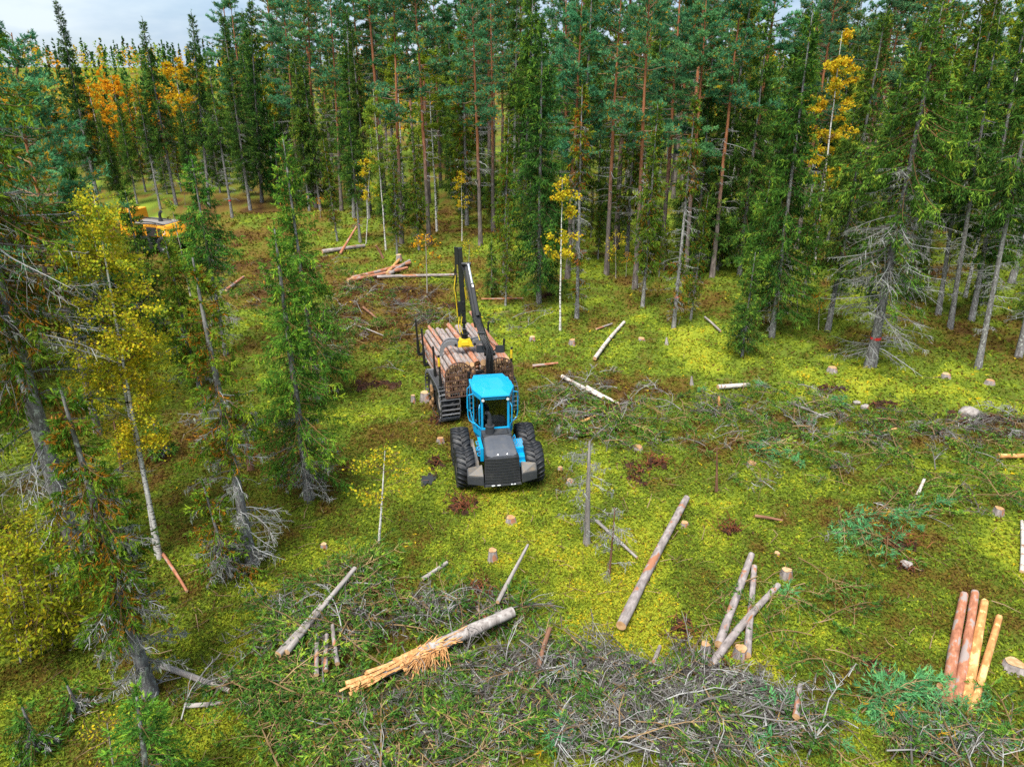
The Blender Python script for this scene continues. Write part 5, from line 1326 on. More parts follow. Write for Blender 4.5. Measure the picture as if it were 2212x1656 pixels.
for k in range(3): rod(s, [BK + Vector((-.14 + .03 * k, -.12, 0)), BK.lerp(BT, .5) + Vector((-.13 + .03 * k, -.10, 0)), BT + Vector((-.14 + .03 * k, -.1, -.1)), BT + Vector((-.2, -.08, .0))], .014, 6, cap=False)
for q in (-1, 1):
    a = np.linspace(0, math.pi * 1.2, 9); rod(s, [PT + Vector((q * (.17 + .08 * math.sin(t)), -.25, .42 - .30 * (t / 3.77) + .0)) for t in a], .016, 6, cap=False)
for k in range(2):
    a = np.linspace(0, math.pi, 9); rod(s, [PB + Vector((-.18 - .30 * math.sin(t) - .03 * k, -.12, .75 + .38 * (-math.cos(t)) * .5 + .25)) for t in a], .018, 6, cap=False)
part('hydraulic_hose', s, 'black', boom, 0, True)
s = Soup()
for f in (.25, .62): q = PT.lerp(BK, f) + Vector((0, -.2, 0)); box(s, q.x - .15, q.x + .15, q.y - .05, q.y + .02, q.z - .03, q.z + .03)
part('hose_clamp', s, 'darkgrey', boom, .008)
s = Soup()
q = PT.lerp(BK, .38) + Vector((-.17, -.1, 0)); beam(s, q, q + Vector((-.08, .16, .22)), .02, .12, up=(0, 1, 0)); part('warning_sticker', s, 'yellow', boom)
for q in (-.34, .36):
    s = Soup(); c = PT + Vector((q, -.12, .20)); Mx = Matrix.Translation(c) @ Matrix.Rotation(-.25, 4, 'X') @ Matrix.Rotation(.18, 4, 'Z'); box(s, -.13, .13, -.12, .12, -.12, .12, Mx); box(s, -.145, .145, -.135, -.12, -.135, .135, Mx)
    part('work_light', s, 'black', boom, .012)
s = Soup(); beam(s, JT, JB, .18, .2, up=(0, 1, 0)); 
jib = part('jib', s, 'black', fwd, .012)
s = Soup(); beam(s, JT + Vector((-.17, -.02, .03)), JT + Vector((-.15, -.02, -1.3)), .05, .14, up=(0, 1, 0)); beam(s, JT + Vector((-.12, -.125, .05)), JT + Vector((-.10, -.125, -.6)), .12, .02, up=(0, 1, 0)); beam(s, JT + Vector((-.05, .0, -.75)), JT + Vector((.22, -.05, -.72)), .12, .2)
part('jib_bracket', s, 'black', jib, .01)
s = Soup(); beam(s, JB + Vector((0, 0, .05)), JB + Vector((.005, -.01, -.34)), .16, .16, up=(0, 1, 0)); box(s, JB.x - .05, JB.x + .05, JB.y - .125, JB.y - .11, JB.z + .15, JB.z + .5)
part('jib_extension', s, 'black', jib, .01)
s = Soup()
for (dx, top, bot) in ((-.19, -1.0, -2.6), (.15, -1.0, -1.9)):
    rod(s, [JT + Vector((dx + .02, -.05, top)), JT + Vector((dx - .05, -.1, top - .5)), JT + Vector((dx + .0, -.1, (top + bot) / 2)), JT + Vector((dx + .05, -.06, bot))], .022, 6, cap=False)
rod(s, [JB + Vector((-.16, -.05, -.1)), JB + Vector((-.2, -.08, -.5)), JB + Vector((-.12, -.08, -.85)), JB + Vector((.0, -.05, -.95))], .022, 6, cap=False)
rod(s, [JB + Vector((-.05, -.08, -.1)), JB + Vector((-.11, -.1, -.5)), JB + Vector((-.04, -.1, -.8))], .018, 6, cap=False)
part('spiral_hose', s, 'yellow', jib)
s = Soup(); rod(s, [JT + Vector((-.2, .02, -.8)), JT + Vector((-.24, .0, -1.5)), JT + Vector((-.2, .0, -2.3)), JB + Vector((-.12, -.04, -.05))], .02, 6); rod(s, [JT + Vector((-.16, .02, -.8)), JT + Vector((-.19, .0, -1.5)), JT + Vector((-.15, .0, -2.3))], .02, 6)
box(s, JB.x - .2, JB.x - .1, JB.y - .08, JB.y + .06, JB.z - .1, JB.z + .45)
part('jib_hose', s, 'black', jib)
# link, rotator, grapple
GZ = Vector((-1.80, 25.55, 2.78))
s = Soup(); rod(s, [JB + Vector((0, -.01, -.30)), GZ + Vector((0, 0, .52))], .055, 10); rod(s, [JB + Vector((-.09, 0, -.36)), JB + Vector((.1, 0, -.36))], .05, 10); rod(s, [GZ + Vector((-.08, 0, .55)), GZ + Vector((.08, 0, .55))], .06, 10)
rod(s, [GZ + Vector((0, 0, .20)), GZ + Vector((0, 0, .36))], .13, 16); rod(s, [GZ + Vector((0, 0, .36)), GZ + Vector((0, 0, .40))], .18, 16); rod(s, [GZ + Vector((0, 0, .40)), GZ + Vector((0, 0, .5))], .08, 12)
part('rotator', s, 'black', fwd, .006)
GA = math.radians(8)
MG = Matrix.Translation(GZ) @ Matrix.Rotation(GA, 4, 'Z')
gpl = empty('grapple'); gpl.parent = fwd
s = Soup(); hexa(s, [(-.34, -.16, -.12), (.34, -.16, -.12), (.34, .16, -.12), (-.34, .16, -.12), (-.20, -.13, .20), (.20, -.13, .20), (.20, .13, .20), (-.20, .13, .20)], MG)
hexa(s, [(-.16, -.19, -.06), (.16, -.19, -.06), (.16, -.14, -.06), (-.16, -.14, -.06), (-.12, -.18, .12), (.12, -.18, .12), (.12, -.14, .12), (-.12, -.14, .12)], MG)
part('grapple_body', s, 'yellow', gpl, .02)
for sd in (-1, 1):
    for yo in ((-.15, .13) if sd < 0 else (-.12, .15)):
        s = Soup()
        ang = np.linspace(0, 1, 9); up_, dn_ = [], []
        for t in ang:
            x = .28 + .92 * t - .22 * t ** 3; z = .02 + .18 * math.sin(t * math.pi * .62) - .62 * t ** 2.6; w = .13 * (1 - t) ** .7 + .02
            up_.append((sd * x, z + w * .8)); dn_.append((sd * (x - .1 * t), z - w))
        n = len(up_); V = []
        for yy in (yo - .022, yo + .022): V += [(x, yy, z) for x, z in up_] + [(x, yy, z) for x, z in dn_]
        Q = []
        for k in range(n - 1):
            Q += [[k, k + 1, n + k + 1, n + k], [2 * n + k + 1, 2 * n + k, 3 * n + k, 3 * n + k + 1], [k + 1, k, 2 * n + k, 2 * n + k + 1], [n + k, n + k + 1, 3 * n + k + 1, 3 * n + k]]
        Q += [[0, n, 3 * n, 2 * n], [n - 1, 3 * n - 1, 4 * n - 1, 2 * n - 1]]
        s.add(xf(MG, V), Q=Q); part('claw', s, 'steel', gpl, .006)
s = Soup(); rod(s, [(-.36, -.2, .0), (-.36, .2, 0)], .05, 12, MG); rod(s, [(.36, -.2, .0), (.36, .2, 0)], .05, 12, MG); rod(s, [(-.3, 0, .12), (.3, 0, .12)], .06, 10, MG)
part('grapple_pin', s, 'black', gpl)

# ------------------------------------------------------------------ logs: one sawn log each
def log_mesh(name, mat, L, r0, r1, seed, k=12, n=9, wob=0.02, end='end'):
    r = np.random.default_rng(seed)
    t = np.linspace(0, 1, n); P = np.zeros((1, n, 3)); P[0, :, 2] = (t - .5) * L
    P[0, :, 0] = wob * L * .12 * np.sin(t * math.pi) * r.normal() * 2; P[0, :, 1] = wob * L * .12 * np.sin(t * math.pi) * r.normal() * 2
    R = np.interp(t, [0, 1], [r0, r1])[None] * (1 + r.normal(0, .02, (1, n)))
    V, Q = tubes(P, R, k)
    V = V + r.normal(0, .004, V.shape) * np.array([1, 1, 0])
    s = Soup(); s.add(V, Q=Q, m=0)
    T = [(0, q, q + 1) for q in range(1, k - 1)]
    s.add(V[:k], T=[x[::-1] for x in T], m=1); s.add(V[-k:], T=T, m=1)
    return s.mesh(name, [M[mat], M[end]], 'quads')
def lay(me, p, q, name, label, cat='log', group=None, sink=0.0):
    """put a log mesh (long axis z, unit length 1) from p to q"""
    p, q = Vector(p), Vector(q); d = q - p
    o = obj(name, me); o.location = (p + q) / 2
    o.rotation_mode = 'QUATERNION'; o.rotation_quaternion = Vector((0, 0, 1)).rotation_difference(d.normalized()) @ Matrix.Rotation(random.uniform(0, 6.28), 3, 'Z').to_quaternion()
    tag(o, label, cat, group)
    return o
LOADM = [log_mesh('log', mt, 4.4, .5, .42, 300 + i, 10, 7, .1) for i, mt in enumerate(['log_grey', 'log_red', 'log_grey', 'log_grey', 'log_grey', 'log_red'])]
for me in LOADM:      # unit radius .5, scaled to each log
    pass
lr = random.Random(11)
rows = []
z = 1.16; row = 0
while z < 2.36 and row < 14:
    half = 1.30 if z < 2.1 else 1.30 - (z - 2.1) * 1.3
    x = -half + lr.uniform(0, .05); mx = 0; nin = 0
    while x < half - .06:
        rad = lr.uniform(.062, .105) if z < 2.1 else lr.uniform(.075, .125)
        x += rad
        if x > half: break
        nin += 1; rows.append((x, z + rad + lr.uniform(-.012, .02), rad, z > 2.05, row + 1, nin)); mx = max(mx, rad); x += rad + lr.uniform(0, .008)
    z += .152; row += 1
for i, (x, z, rad, top, rw, ni) in enumerate(rows):
    y0 = .07 + lr.random() * .10; Ln = lr.uniform(4.1, 4.75)
    y1 = y0 + Ln; me = LOADM[lr.randrange(6)]
    tz = lr.uniform(-.03, .03) * (1 if top else .4); tx = lr.uniform(-.06, .06) if top else lr.uniform(-.01, .01)
    p = MR @ Vector((x, y0, z)); q = MR @ Vector((x + tx, y1, z + tz))
    o = lay(me, p, q, 'loaded_log', 'pine log in the %s top layer of the load, %s from the left' % ({7: 'lower', 8: 'upper'}.get(rw, 'lower'), ORD[min(20, ni)]) if top else 'sawn log behind the headboard bars, %s row from below, %s from left' % (ORD[rw], ORD[min(20, ni)]), 'log', 'logs loaded on the forwarder')
    o.scale = (rad / .5, rad / .5, Ln / 4.4)
# one long red log lying skewed over the right of the load
o = lay(LOADM[1], MR @ Vector((1.12, .15, 2.36)), MR @ Vector((1.02, 5.0, 2.75)), 'loaded_log', 'long reddish log lying highest along the right side of the load', 'log', 'logs loaded on the forwarder'); o.scale = (.2, .2, 4.9 / 4.4)

# ------------------------------------------------------------------ the yellow harvester half hidden at far left
hp = gp(345, 548)
hv = empty('harvester', (0, 0, 0)); tag(hv, 'orange-yellow harvester half hidden behind spruces at far left', 'harvester')
MH = Matrix.Translation(hp) @ Matrix.Rotation(math.radians(-14), 4, 'Z')
for (x, y) in ((-.9, 0), (.75, 0), (-.9, 2.2), (.75, 2.2)):
    wheel(hv, MH @ Matrix.Translation((x, y, .68)) @ Matrix.Rotation(math.radians(90), 4, 'Z'), .68, .601, 'black')
s = Soup(); box(s, -2.2, 1.6, .15, 2.1, .75, 1.22, MH); part('chassis', s, 'black', hv, .03)
s = Soup(); hexa(s, [(-1.2, -.05, 1.22), (1.25, -.05, 1.22), (1.25, 2.2, 1.22), (-1.2, 2.2, 1.22), (-1.15, .02, 2.15), (.85, .02, 2.1), (.85, 2.15, 2.1), (-1.15, 2.15, 2.15)], MH)
bo = part('engine_cover', s, 'orange_paint', hv, .12)
s = Soup(); hexa(s, [(-1.9, .1, 2.16), (.7, .1, 2.13), (.7, 2.1, 2.13), (-1.9, 2.1, 2.16), (-1.7, .3, 2.34), (.5, .3, 2.24), (.5, 1.9, 2.24), (-1.7, 1.9, 2.34)], MH); part('top_cover', s, 'dirtygrey', bo, .05)
for k in range(9):
    s = Soup(); box(s, -.75, .12, -.075, -.02, 1.32 + k * .075, 1.365 + k * .075, MH); part('slat', s, 'darkgrey', bo)
for k in range(8):
    s = Soup(); box(s, .20, .55, -.07, -.02, 1.36 + k * .075, 1.39 + k * .075, MH); part('slat', s, 'darkgrey', bo)
s = Soup(); rod(s, [(-1.9, -.02, 2.36), (-.2, .0, 2.34), (.9, .02, 2.18)], .045, 8, MH); rod(s, [(-.95, -.1, 1.6), (-.95, -.12, 2.1), (-.85, -.1, 2.22), (.2, -.06, 2.22)], .04, 8, MH); rod(s, [(-1.9, 1.2, 2.42), (.6, 1.2, 2.36)], .045, 8, MH)
part('guard_rail', s, 'black', hv)
s = Soup(); rod(s, [(-.1, .9, 2.15), (-.1, .9, 2.45)], .16, 14, MH); rod(s, [(-.1, .9, 2.4), (-.1, .9, 2.75), (-.03, .9, 2.92), (.1, .9, 3.0)], .11, 14, MH); part('exhaust_stack', s, 'darkgrey', hv, 0, 'quads')
a = np.linspace(0, 2 * math.pi, 17); s = Soup(); rod(s, [(.78 + .10 * math.cos(t), -.062, 1.62 + .13 * math.sin(t)) for t in a], .022, 6, MH, cap=False); part('number_decal', s, 'white', bo)
s = Soup(); hexa(s, [(-3.3, .2, 1.2), (-1.95, .2, 1.2), (-1.95, 2.0, 1.2), (-3.3, 2.0, 1.2), (-3.2, .3, 3.1), (-2.0, .3, 3.1), (-2.0, 1.9, 3.1), (-3.2, 1.9, 3.1)], MH); hc = part('cab', s, 'orange_paint', hv, .05)
s = Soup(); box(s, -3.0, -2.15, .2, .24, 1.9, 2.9, MH); part('window', s, 'glass', hc)
# ------------------------------------------------------------------ logs and sticks lying on the ground
def ground_log(a, b, w, mat, label, name='felled_log', cat='log', group='felled logs on the ground', lift=0.0, lift2=None, k=12, w2=None, seed=None):
    """a, b: ends in picture units, w: thickness in metres"""
    r0, r1 = w / 2, (w2 or w * .8) / 2
    p, q = gp(*a), gp(*b)
    tt = np.linspace(0, 1, 15); xs, ys = p.x + (q.x - p.x) * tt, p.y + (q.y - p.y) * tt
    lift += max(0.0, float(np.percentile(gz(xs, ys) - (p.z + (q.z - p.z) * tt), 95)) + .04)
    p.z += r0 * .8 + lift; q.z += r1 * .8 + (lift if lift2 is None else lift2)
    L = (q - p).length
    me = log_mesh(name, mat, L, r0, r1, seed or random.randrange(9999), k, max(5, int(L * 2)), .025)
    o = lay(me, p, q, name, label, cat, group)
    return o
LOGS = [
 ((1340, 1368), (1482, 1088), .25, 'log_grey', 'long thick grey log lying on bright moss, lower centre right'),
 ((1551, 1402), (1622, 1206), .21, 'log_grey', 'leftmost log of the three crossed grey logs'),
 ((1612, 1425), (1628, 1232), .18, 'log_grey', 'thin curved log of the three crossed grey logs'),
 ((1534, 1450), (1679, 1276), .19, 'log_grey', 'grey log lying across the other two crossed logs'),
 ((2040, 1530), (2079, 1296), .25, 'log_red', 'leftmost pinkish log of the four logs at lower right'),
 ((2061, 1532), (2102, 1292), .23, 'log_red', 'second log from the left of the four at lower right, grey upper end'),
 ((2078, 1545), (2123, 1311), .23, 'log_orange', 'third orange log from the left of the four at lower right'),
 ((2090, 1562), (2155, 1342), .18, 'log_orange', 'thin orange log lying apart right of the other three'),
 ((1284, 780), (1348, 700), .20, 'log_birch', 'white birch log on the moss right of the crane'),
 ((1214, 820), (1302, 866), .17, 'log_birch', 'upper white peeled birch pole right of the cab'),
 ((1268, 840), (1336, 877), .14, 'log_birch', 'lower white peeled birch pole right of the cab'),
 ((762, 606), (886, 572), .28, 'log_red', 'red pine log in front of the small far log stack'),
 ((752, 611), (880, 583), .26, 'log_red', 'lowest red pine log of the small far log stack'),
 ((835, 597), (862, 566), .24, 'log_orange', 'pale orange log at the back of the small far log stack'),
 ((840, 600), (885, 568), .26, 'log_grey', 'grey log of the small far log stack'),
 ((815, 606), (988, 601), .22, 'log_grey', 'long slender grey log lying left of the crane'),
 ((697, 549), (788, 535), .34, 'log_grey', 'thick fallen grey trunk at the far forest edge'),
 ((1288, 714), (1322, 702), .12, 'log_grey', 'short grey pole beyond the white birch log'),
 ((1522, 690), (1556, 722), .12, 'wood_grey', 'grey pole with red paint leaning at the forest edge'),
 ((2152, 991), (2230, 988), .19, 'log_orange', 'orange log end cut by the right picture edge'),
 ((1550, 842), (1618, 836), .22, 'log_birch', 'short pale birch log left of the right-hand slash'),
 ((1030, 1316), (1068, 1372), .10, 'log_red', 'short peeled stick leaning on the splintered trunk'),
 ((1075, 1330), (1140, 1204), .10, 'wood_grey', 'slim grey pole standing out of the brush, lower centre'),
 ((1040, 1240), (965, 1220), .02, 'wood_grey', None),
 ((912, 1258), (966, 1220), .12, 'wood_grey', 'short grey pole on moss left of centre bottom'),
 ((606, 1446), (700, 1335), .17, 'wood_grey', 'left of two long grey poles in the left brush heap'),
 ((625, 1440), (770, 1255), .15, 'wood_grey', 'right of two long grey poles in the left brush heap'),
 ((688, 1490), (689, 1400), .11, 'log_grey', 'upright-looking pole in the left brush heap, leftmost of three'),
 ((708, 1480), (710, 1400), .11, 'log_grey', 'middle of three parallel poles in the left brush heap'),
 ((733, 1465), (722, 1380), .11, 'log_grey', 'rightmost of three parallel poles in the left brush heap'),
 ((660, 1495), (700, 1420), .10, 'wood_brown', 'brown slanting pole behind the three parallel poles'),
 ((350, 1445), (498, 1500), .14, 'wood_grey', 'grey fallen stem with bare branches, bottom left'),
 ((400, 1530), (482, 1522), .10, 'wood_grey', 'short grey stem beside the young spruce, bottom left'),
 ((352, 1200), (405, 1282), .09, 'log_red', 'pinkish fallen birch stem at the foot of the double birch'),
 ((1288, 1130), (1376, 1210), .10, 'wood_grey', 'grey fallen pole behind the dead snag'),
 ((1150, 1520), (1186, 1390), .13, 'wood_brown', 'brown peeled stem upright in the bottom brush pile'),
 ((1712, 1580), (1722, 1510), .13, 'log_grey', 'short grey upright stick at bottom right of the brush'),
 ((1400, 1470), (1425, 1400), .10, 'log_grey', 'short grey stick by the dark root hole'),
 ((1210, 912), (1300, 885), .12, 'wood_bare', 'upper split orange pole right of the cab'),
 ((1190, 914), (1290, 900), .10, 'wood_grey', 'thin grey pole below the split orange pole'),
 ((1255, 917), (1312, 890), .12, 'wood_bare', 'lower split orange pole right of the cab'),
 ((1240, 946), (1345, 928), .10, 'wood_brown', 'brown thin pole right of the cab near dark roots'),
 ((1630, 1118), (1690, 1128), .09, 'wood_brown', 'thin brown stick on moss right of the thick log'),
 ((1180, 745), (1275, 750), .07, 'wood_brown', None),
 ((785, 668), (815, 692), .14, 'wood_brown', 'stubby red-brown stick left of the load'),
 ((757, 700), (830, 728), .08, 'wood_grey', 'thin grey stick in the slash left of the load'),
 ((490, 632), (527, 603), .20, 'log_red', 'pinkish log behind the dull olive spruce'),
 ((920, 870), (906, 895), .03, 'wood_brown', None),
 ((1150, 795), (1205, 788), .13, 'log_red', 'short pinkish log just right of the headboard'),
 ((1700, 870), (1790, 905), .07, 'wood_grey', 'thin grey pole in the right-hand slash'),
 ((1880, 945), (1935, 930), .12, 'wood_bare', 'short pale stick in the right-hand slash'),
 ((2065, 960), (2010, 925), .13, 'log_red', 'pinkish short log near the stones at right'),
 ((1545, 1065), (1552, 962), .03, 'wood_brown', None),
 ((1040, 650), (1130, 648), .10, 'log_red', 'thin red log in the moss behind the crane'),
 ((1890, 1120), (1930, 1190), .05, 'wood_brown', None),
 ((1975, 1085), (1995, 1040), .12, 'log_birch', 'short white birch stick in the right-hand bushes'),
 ((2205, 1240), (2206, 1130), .10, 'log_birch', 'pale birch stick at the right picture edge'),
]
for (a, b, w, mt, lb) in LOGS:
    if lb: ground_log(a, b, w, mt, lb, lift=.32 if 'brush' in lb else 0.0, lift2=.12 if 'across' in lb or 'leaning' in lb else None)
# the snapped stem leaning at the far edge, the curved snag beside it
p = gp(735, 548); q = at_y(770, 490, p.y + 1.5)
lay(log_mesh('snapped_stem', 'log_red', (q - p).length, .11, .07, 41, 10, 7, .05), p, q, 'snapped_stem', 'leaning snapped reddish stem at the far forest edge', 'trunk')
p = gp(828, 558); q = at_y(812, 530, p.y)
lay(log_mesh('bent_snag', 'wood_brown', (q - p).length, .10, .07, 42, 10, 7, .05), p, q, 'bent_snag', 'short bent brown snag near the far log stack', 'snag')
# splintered trunk in the foreground
def splintered():
    r = np.random.default_rng(5)
    root = empty('splintered_trunk'); tag(root, 'broken fallen trunk with bright splintered orange wood, bottom centre', 'trunk')
    A, B, C = gp(770, 1508), gp(930, 1440), gp(1108, 1362)
    A.z += .36; B.z += .52; C.z += .58
    s = Soup()
    n = 9
    for (P0, P1, r0, r1) in ((A, B, .11, .15), (B, C, .15, .13)):
        t = np.linspace(0, 1, n); P = np.array([tuple(P0.lerp(P1, x)) for x in t])[None]; R = np.interp(t, [0, 1], [r0, r1])[None] * (1 + r.normal(0, .04, (1, n)))
        V, Q = tubes(P, R, 14); s.add(V, Q=Q)
    part('bark', s, 'wood_grey', root, 0, True)
    s = Soup()
    ax = np.array((C - A).normalized()); up = np.array([-.1, -.55, .83]); sd = nrm(np.cross(ax, up)[None])[0]
    # long torn planks of bare wood on top and round the break
    for i in range(120):
        t = r.uniform(0, .62) if i < 60 else np.clip(r.normal(.47, .07), .3, .65)
        c = np.array(A.lerp(B, t / .47)) if t < .47 else np.array(B.lerp(C, (t - .47) / .53))
        L = r.uniform(.35, 1.1) if i < 60 else r.uniform(.3, .7)
        off = r.uniform(-.75, 1.0); a = math.acos(np.clip(off, -1, 1)); rr = .105 + .04 * r.random()
        pos = c + (sd * off * rr + up * math.sin(a) * rr)
        d = nrm((ax + r.normal(0, .06 if i < 60 else .22, 3) + up * (0 if i < 60 else .18) - sd * (0 if i < 60 else .15) * np.sign(-off))[None])[0]
        w = r.uniform(.015, .045); th = .015; wv = nrm(np.cross(d, up)[None])[0] * w; hv_ = up * th
        P0, P1 = pos - d * L / 2, pos + d * L / 2
        V = [P0 - wv - hv_, P0 + wv - hv_, P0 + wv + hv_, P0 - wv + hv_, P1 - wv * .2 - hv_ * .3, P1 + wv * .2 - hv_ * .3, P1 + wv * .2 + hv_ * .3, P1 - wv * .2 + hv_ * .3]
        s.add(V, Q=BOXQ)
    part('splinters', s, 'wood_bare', root)
    s = Soup()
    for i in range(190):        # the fan of shreds spilling down at the break
        c = np.array(B) + ax * r.normal(.05, .16); d = nrm((ax * r.normal(-.55, .5) - sd * 0 + np.array([.25, -1.0, 0]) * r.uniform(.3, 1) + np.array([0, 0, -1]) * r.uniform(.1, .6))[None])[0]
        L = r.uniform(.25, .62); w = nrm(np.cross(d, r.normal(size=3))[None])[0] * r.uniform(.008, .02); P0 = c + up * .08 * r.random(); hv_ = nrm(np.cross(d, w)[None])[0] * .006
        P1 = P0 + d * L
        s.add([P0 - w - hv_, P0 + w - hv_, P0 + w + hv_, P0 - w + hv_, P1 - w * .2 - hv_, P1 + w * .2 - hv_, P1 + w * .2 + hv_, P1 - w * .2 + hv_], Q=BOXQ)
    part('shreds', s, 'wood_bare', root)
splintered()
# dead snags
def snag(b, t, w, mat, label, nd=26, sd_=1):
    p, h, l = tree_from_px(b, t)
    r = np.random.default_rng(sd_)
    ts, axis, rad = trunk_mesh('snag', h, w / 2, r, None, k=9, wob=.02, top=w * .22)
    parts = {'trunk': ts.mesh('trunk', [M[mat]], True)}
    if nd:
        ds = Soup(); zd = r.uniform(.15 * h, .98 * h, nd); dead_branches(ds, axis, zd, r.uniform(.25, .9, nd), r, sub=8, lichen=1.0, rad0=.010)
        parts['dead_branches'] = ds.mesh('dead_branches', [M['twig_grey'], M['lichen']])
    place(parts, 'dead_snag', label, 'snag', p, 1.0, (l, 0))
snag((1267, 1173), (1273, 952), .13, 'wood_grey', 'grey broken dead snag with bare twigs right of the forwarder', 34, 1)
snag((542, 1015), (523, 888), .14, 'wood_brown', 'brown broken snag beside the thin silvery spruce', 0, 2)
snag((1316, 1240), (1328, 1095), .05, 'wood_brown', 'very thin brown sapling stem behind the grey snag', 14, 3)
snag((1548, 1062), (1549, 962), .07, 'wood_brown', 'thin orange-brown broken stem in the right slash', 0, 4)
snag((263, 1015), (246, 905), .09, 'wood_brown', 'dark broken stem between the birch and the pine', 0, 5)
snag((1214, 942), (1214, 880), .03, 'wood_brown', 'thin dead sapling right of the forwarder wheel', 6, 6)
snag((1494, 830), (1494, 812), .12, 'wood_grey', 'short grey high stump on open moss right of centre', 0, 7)
snag((1440, 744), (1440, 728), .14, 'wood_grey', 'short grey post stump near the forest edge', 0, 8)
snag((1553, 880), (1553, 855), .14, 'wood_bare', 'pale splintered stub in the right slash', 0, 9)

# ------------------------------------------------------------------ stumps
def stump(u, v, d, h=.18, label='', fresh=True):
    p = gp(u, v)
    r = np.random.default_rng(int(u * 7 + v))
    root = empty('stump', p); tag(root, label, 'stump', 'cut stumps in the clearing')
    k = 18; a = np.arange(k) / k * 2 * math.pi; lob = 1 + .09 * np.sin(a * 3 + r.uniform(0, 6)) + .05 * np.sin(a * 5 + r.uniform(0, 6)) + r.normal(0, .015, k)
    tilt = r.normal(0, .06, 2)
    s = Soup(); V = []
    for (zz, f) in ((-.08, 1.5), (h * .35, 1.18), (h, 1.0)):
        for i in range(k): 
            x, y = math.cos(a[i]) * lob[i] * f * d / 2, math.sin(a[i]) * lob[i] * f * d / 2
            V.append((x, y, zz + (tilt[0] * x + tilt[1] * y if zz == h else 0)))
    Q = [[j * k + i, j * k + (i + 1) % k, (j + 1) * k + (i + 1) % k, (j + 1) * k + i] for j in range(2) for i in range(k)]
    s.add(V, Q=Q); part('bark', s, 'log_grey', root, 0, True)
    s = Soup(); W = np.array(V[2 * k:]); W[:, :2] *= .97; W[:, 2] += .006; W = np.vstack([W, [[0, 0, h + .008]]])
    s.add(W, T=[(k, i, (i + 1) % k) for i in range(k)]); part('cut_face', s, 'end', root)
STUMPS = [(850, 1632, .34, .12, 'largest pale stump at the bottom edge'), (1064, 1207, .22, .30, 'stump with grey bark below the forwarder'), (1103, 1126, .26, .15, 'round pale stump in front of the forwarder'),
 (1231, 1042, .2, .1, 'low stump right of the forwarder front wheel'), (1478, 1134, .2, .1, 'stump at the upper end of the long thick log'), (1697, 1246, .26, .24, 'stump with bright cut right of the crossed logs'),
 (951, 953, .24, .14, 'low stump left of the forwarder front wheels'), (700, 1182, .16, .12, 'small stump left of the birch sapling'), (1210, 1012, .16, .06, 'small low stump above the one by the front wheel'),
 (1378, 968, .3, .08, 'low stump left of the dark root hollow'), (1623, 1004, .28, .1, 'stump in the moss right of the slash'), (1678, 1197, .14, .06, 'tiny stump above the bright-cut stump'),
 (2156, 1108, .24, .18, 'stump at the right edge with a pale cut'), (2189, 1440, .4, .14, 'broad stump right of the four logs'), (2027, 1498, .18, .22, 'small stump left of the four logs'),
 (1797, 802, .36, .2, 'big stump below the thick leaning spruce'), (2042, 815, .32, .18, 'stump left of the right edge spruce'), (2137, 828, .32, .16, 'rightmost stump under the right edge spruce'),
 (966, 1240, .0, 0, ''), (918, 864, .3, .35, 'tall stump left of the chained wheels'), (893, 868, .16, .3, 'narrow stump left of the tall one'), 
 (1385, 735, .3, .12, 'stump right of the white birch log'), (1150, 735, .26, .2, 'stump right of the load stakes'), (1236, 745, .26, .28, 'stump by the crossing sticks right of load'), (893, 1340, .2, .0, ''),
 (862, 562, .36, .4, 'far stump above the small log stack'), (1150, 1540, .16, .1, 'small pale stump inside the bottom brush pile'), (1340, 1650, .0, 0, ''), (1045, 1658, .2, .1, 'pale stump cut by the bottom edge'), (1598, 1420, .26, .28, 'stump at the lower end of the crossed logs'), (1520, 1420, .2, .4, 'leaning stump beside the root hole')]
for (u, v, d, hh, lb) in STUMPS:
    if lb: stump(u, v, d, hh, lb)

